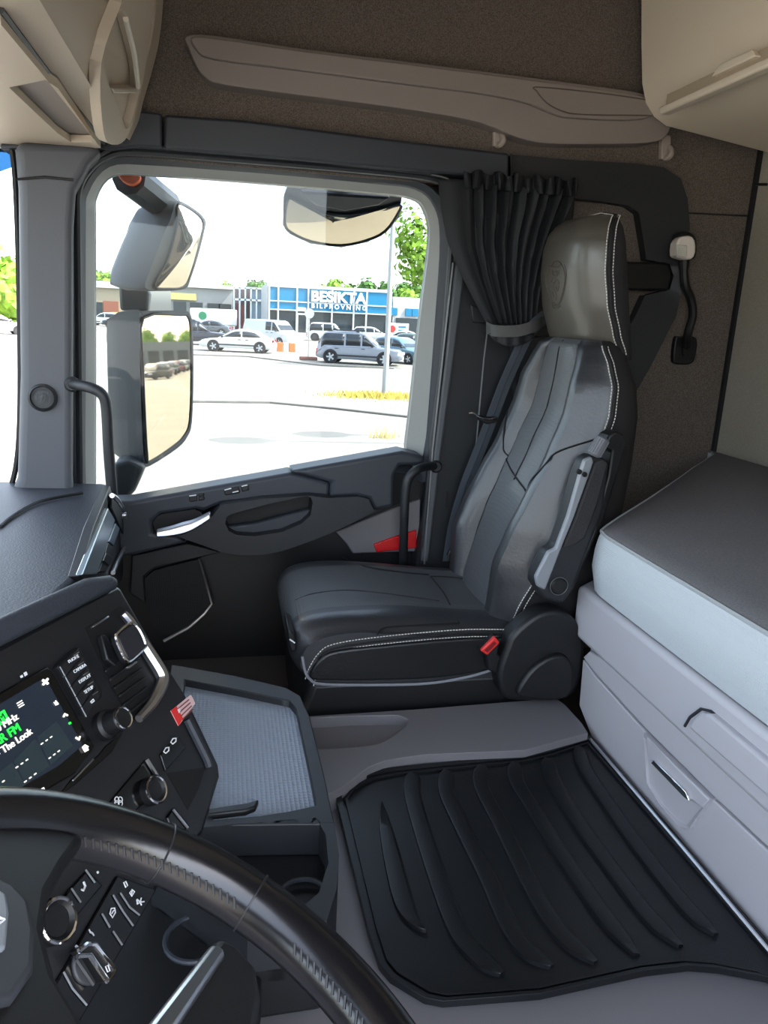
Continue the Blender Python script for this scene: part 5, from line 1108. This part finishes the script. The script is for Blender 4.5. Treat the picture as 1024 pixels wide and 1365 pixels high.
b = MB(); b.box((Wq(118, 400).x, yq, ZG), (Wq(175, 400).x, yq+14, Wq(145, 383).z)); b.build('warehouse_wall', mat('warehouse_beige', '8f8672', .8), wl2)
b = MB(); b.box((Wq(116, 400).x, yq-.5, Wq(145, 384).z), (Wq(177, 400).x, yq+14, Wq(145, 375).z)); b.build('roof_edge', wht, wl2)
b = MB(); b.box((Wq(138, 400).x, yq-.3, ZG), (Wq(158, 400).x, yq, ZG+2.8)); b.build('loading_door', mat('brick_red', '7a4a3a', .8), wl2)
b = MB(); b.box((Wq(126, 400).x, yq-.3, ZG+.6), (Wq(136, 400).x, yq, ZG+2.6)); b.build('window', shopg, wl2)
wl3 = thing('warehouse', 'plain white warehouse seen through the windscreen at far left', 'building', (-60, 125, ZG), 'warehouses along the car park')
b = MB(); b.box((Wq(-60, 400).x, yq, ZG), (Wq(16, 400).x, yq+14, Wq(5, 362).z)); b.build('warehouse_wall', wht, wl3); b = MB(); b.box((Wq(-60, 400).x, yq-.4, Wq(5, 363).z), (Wq(17, 400).x, yq+14, Wq(5, 359).z)); b.build('roof_edge', stl, wl3)
# ---- trees
for k, (px, yy, top, r, lb) in enumerate(((405, 122, 378, 2.6, 'rounded green tree top above the letter E of the blue building'), (440, 130, 375, 3.4, 'low green tree top above the middle of the blue sign'), (375, 133, 384, 2.2, 'small green tree top above the left end of the blue sign'), (505, 123, 376, 3.4, 'green tree top left of the lamp post above the blue sign'), (530, 134, 377, 3.4, 'green tree top just right of the lamp post'), (298, 140, 373, 2.6, 'small dark tree above the warehouse roof'), (340, 140, 378, 2.2, 'small tree above the glazed workshop'), (462, 152, 376, 3.8, 'broad green tree top right of the middle of the blue sign'), (484, 164, 377, 3.2, 'green tree top above the right end of the sign letters'), (548, 145, 379, 3.0, 'green tree top at the right window edge above the annexe'), (138, 140, 364, 3.6, 'green tree above the beige warehouse'), (162, 150, 368, 3.2, 'dark green tree beside the upper mirror edge'))):
    p = P(px, top, Y=yy); tree(lb, (p.x, yy, ZG), p.z-ZG, r, foliage if k % 3 else foliage2, 50+k)
p = P(580, 300, Y=40); tree('bright green tree cut off by the right window frame', (p.x, 40, ZG), p.z-ZG+.6, 2.3, foliage, 91, fine=True, trunk=.12)
p = P(2, 325, Y=75); tree('bright green tree in the windscreen at far left', (p.x-1, 75, ZG), p.z-ZG, 4.0, foliage, 93)
# ---- street furniture
lp_ = thing('lamp_post', 'slim grey lamp post standing in dry grass outside the window', 'lamp post', G(513, 528)); o = G(513, 528)
pm = mat('galvanised', '9a9c9c', .5, metal=.3)
b = MB(); b.tube([o, o+V((0, 0, 9))], lambda t: .10-.03*t, 10); b.build('pole', pm, lp_); b = MB(); b.tube([o, o+V((0, 0, .9))], .115, 10); b.build('pole_base', pm, lp_)
b = MB(); b.obox(o+V((.5, 0, 9.02)), (.6, 0, 0), (0, .16, 0), (0, 0, .06)); b.build('lantern', pm, lp_, bevel=.03)
sp = thing('sign_post', 'thin post with round sign on a brown weighted foot', 'sign post', G(411, 480)); o = G(411, 480)
b = MB(); b.tube([o, o+V((0, 0, 2.9))], .035, 8); b.build('post', pm, sp); b = MB(); b.prism([o+V((-.5, -.3, 0)), o+V((.5, -.3, 0)), o+V((.5, .3, 0)), o+V((-.5, .3, 0))], (0, 0, .2)); b.build('foot', mat('foot_brown', '6a3f38', .8), sp, bevel=.05)
b = MB(); b.lathe(o+V((0, -.05, 2.6)), (0.2, -1, 0), [(.28, 0), (.28, .02), (0, .02)], 20); b.build('sign_plate', mat('sign_back', '8f9496', .5), sp)
br = thing('barrier', 'low orange and white barrier at the nose of the white van', 'barrier', G(385, 469)); o = G(385, 469)
for k in range(4): b = MB(); b.box((o.x-.8+k*.4, o.y-.12, o.z), (o.x-.42+k*.4, o.y+.12, o.z+.6)); b.build('panel', mat('barrier_orange', 'b5622a', .6) if k % 2 == 0 else mat('barrier_white', 'b0ada0', .6), br, bevel=.03)
wd_ = thing('dry_grass_patch', 'patch of yellow dry grass around the lamp post foot', 'grass', G(510, 528)); c0 = G(506, 529); rnd = random.Random(5)
b = MB()
for _ in range(1400):
    p = c0+V((rnd.gauss(0, .8), rnd.gauss(0, .45), 0)); h = rnd.uniform(.05, .22); d = V((rnd.uniform(-.1, .1), rnd.uniform(-.1, .1), h)); e = V((.018, .01, 0)); b.add([p-e, p+e, p+d], [(0, 1, 2)])
g_ = b.build('grass_blades', dry, wd_); wd_['kind'] = 'stuff'; g_['kind'] = 'stuff'
ws = thing('weed', 'small dry weed tuft on the bare asphalt near the window', 'weed', G(512, 582)); c0 = G(512, 584); b = MB()
for _ in range(60):
    p = c0+V((rnd.gauss(0, .14), rnd.gauss(0, .12), 0)); d = V((rnd.uniform(-.15, .15), rnd.uniform(-.1, .1), rnd.uniform(.1, .4))); e = V((.007, .003, 0)); b.add([p-e, p+e, p+d], [(0, 1, 2)])
b.build('weed_stems', dry, ws)
def strip(name, label, pts, w, m):
    pp = [G(*q)+V((0, 0, .004)) for q in pts]; b = MB(); b.prism([p for p in pp]+[p+V((0, w, 0)) for p in pp[::-1]], (0, 0, .05)); return tag(b.build(name, m), label, 'kerb', 'kerb lines')
strip('kerb', 'low dark strip standing for a long shadow across the car park', [(250, 537), (360, 538), (445, 546), (560, 559)], .25, kerb_shadow_m)  # dark strip drawn in place of a long shadow cast on the asphalt
strip('kerb', 'far kerb line under the parked silver estate', [(240, 473), (330, 476), (430, 488), (525, 492)], .3, kerb_shadow_m)
# ---- lamp that throws its shadow across the asphalt, to the right of the view
def street_lamp(label, hx, hy, hgt_, gx):
    tip = G(hx, hy)+V((sv.x, sv.y, 0))*(hgt_/sv.z)+V((0, 0, hgt_)); s_ = thing('street_lamp', label, 'lamp post', V((gx, tip.y-.3, ZG)), 'street lamps')
    b = MB(); b.tube([V((gx, tip.y-.3, ZG)), V((gx, tip.y-.3, tip.z-.2)), V((gx-.6, tip.y-.2, tip.z+.2)), tip+V((.5, 0, .05))], .07, 8); b.build('pole', pm, s_)
    b = MB(); b.loft([[tip+V((.7-1.4*t, 0, 0))+V((0, (.5*w_)*math.cos(a), .08*w_*math.sin(a))) for a in [k*math.pi/6 for k in range(12)]] for t, w_ in ((0, .2), (.2, .8), (.5, 1), (.8, .8), (1, .2))]); b.build('lantern', pm, s_)
street_lamp('curved street lamp whose shadow lies on the asphalt, right of the view', 322, 587, 7.5, 11.5)
street_lamp('second street lamp whose shadow lies on the asphalt, right of the view', 430, 579, 7.0, 13.0)
# ---- what the door mirror sees behind the cab: a row of cars before a long hall
ry = 9.0
rp = [pblk, pred, psil, pgr, pred, pw, pnav, pw]
for k, lb in enumerate(('black car nearest in the door mirror', 'dark red car second nearest in the door mirror', 'silver car third in the door mirror row', 'grey car fourth in the door mirror row', 'red car fifth in the door mirror row', 'white car sixth in the door mirror row', 'navy car seventh in the door mirror row', 'white car farthest in the door mirror row')):
    am = math.radians(8.0+.36*k); dm = 88+8*k; car(lb, (dm*math.cos(am)-.2, 2.6+dm*math.sin(am), ZG), math.radians(215), 'hatch' if k % 2 else 'suv', rp[k], 'cars reflected in the door mirror', detail=False)
hb_ = thing('workshop_hall', 'long grey workshop reflected at the top of the door mirror', 'building', (172, 40, ZG))
b = MB(); b.box((165, 12, ZG), (180, 80, ZG+5.4)); b.build('hall_body', mat('hall_grey', '747a7c', .7), hb_)
for k in range(10): b = MB(); b.box((164.9, 22+k*3, ZG+.2), (165.05, 24.2+k*3, ZG+3.6)); b.build('gate', shopg, hb_)
for k, lb in enumerate(('nearest leafy tree over the workshop in the door mirror', 'second leafy tree over the workshop in the door mirror', 'third leafy tree over the workshop in the door mirror', 'farthest leafy tree over the workshop in the door mirror')): tree(lb, (190+k*8, 24+k*6, ZG), 8+k % 2, 3, foliage, 200+k, 'trees reflected in the mirror')
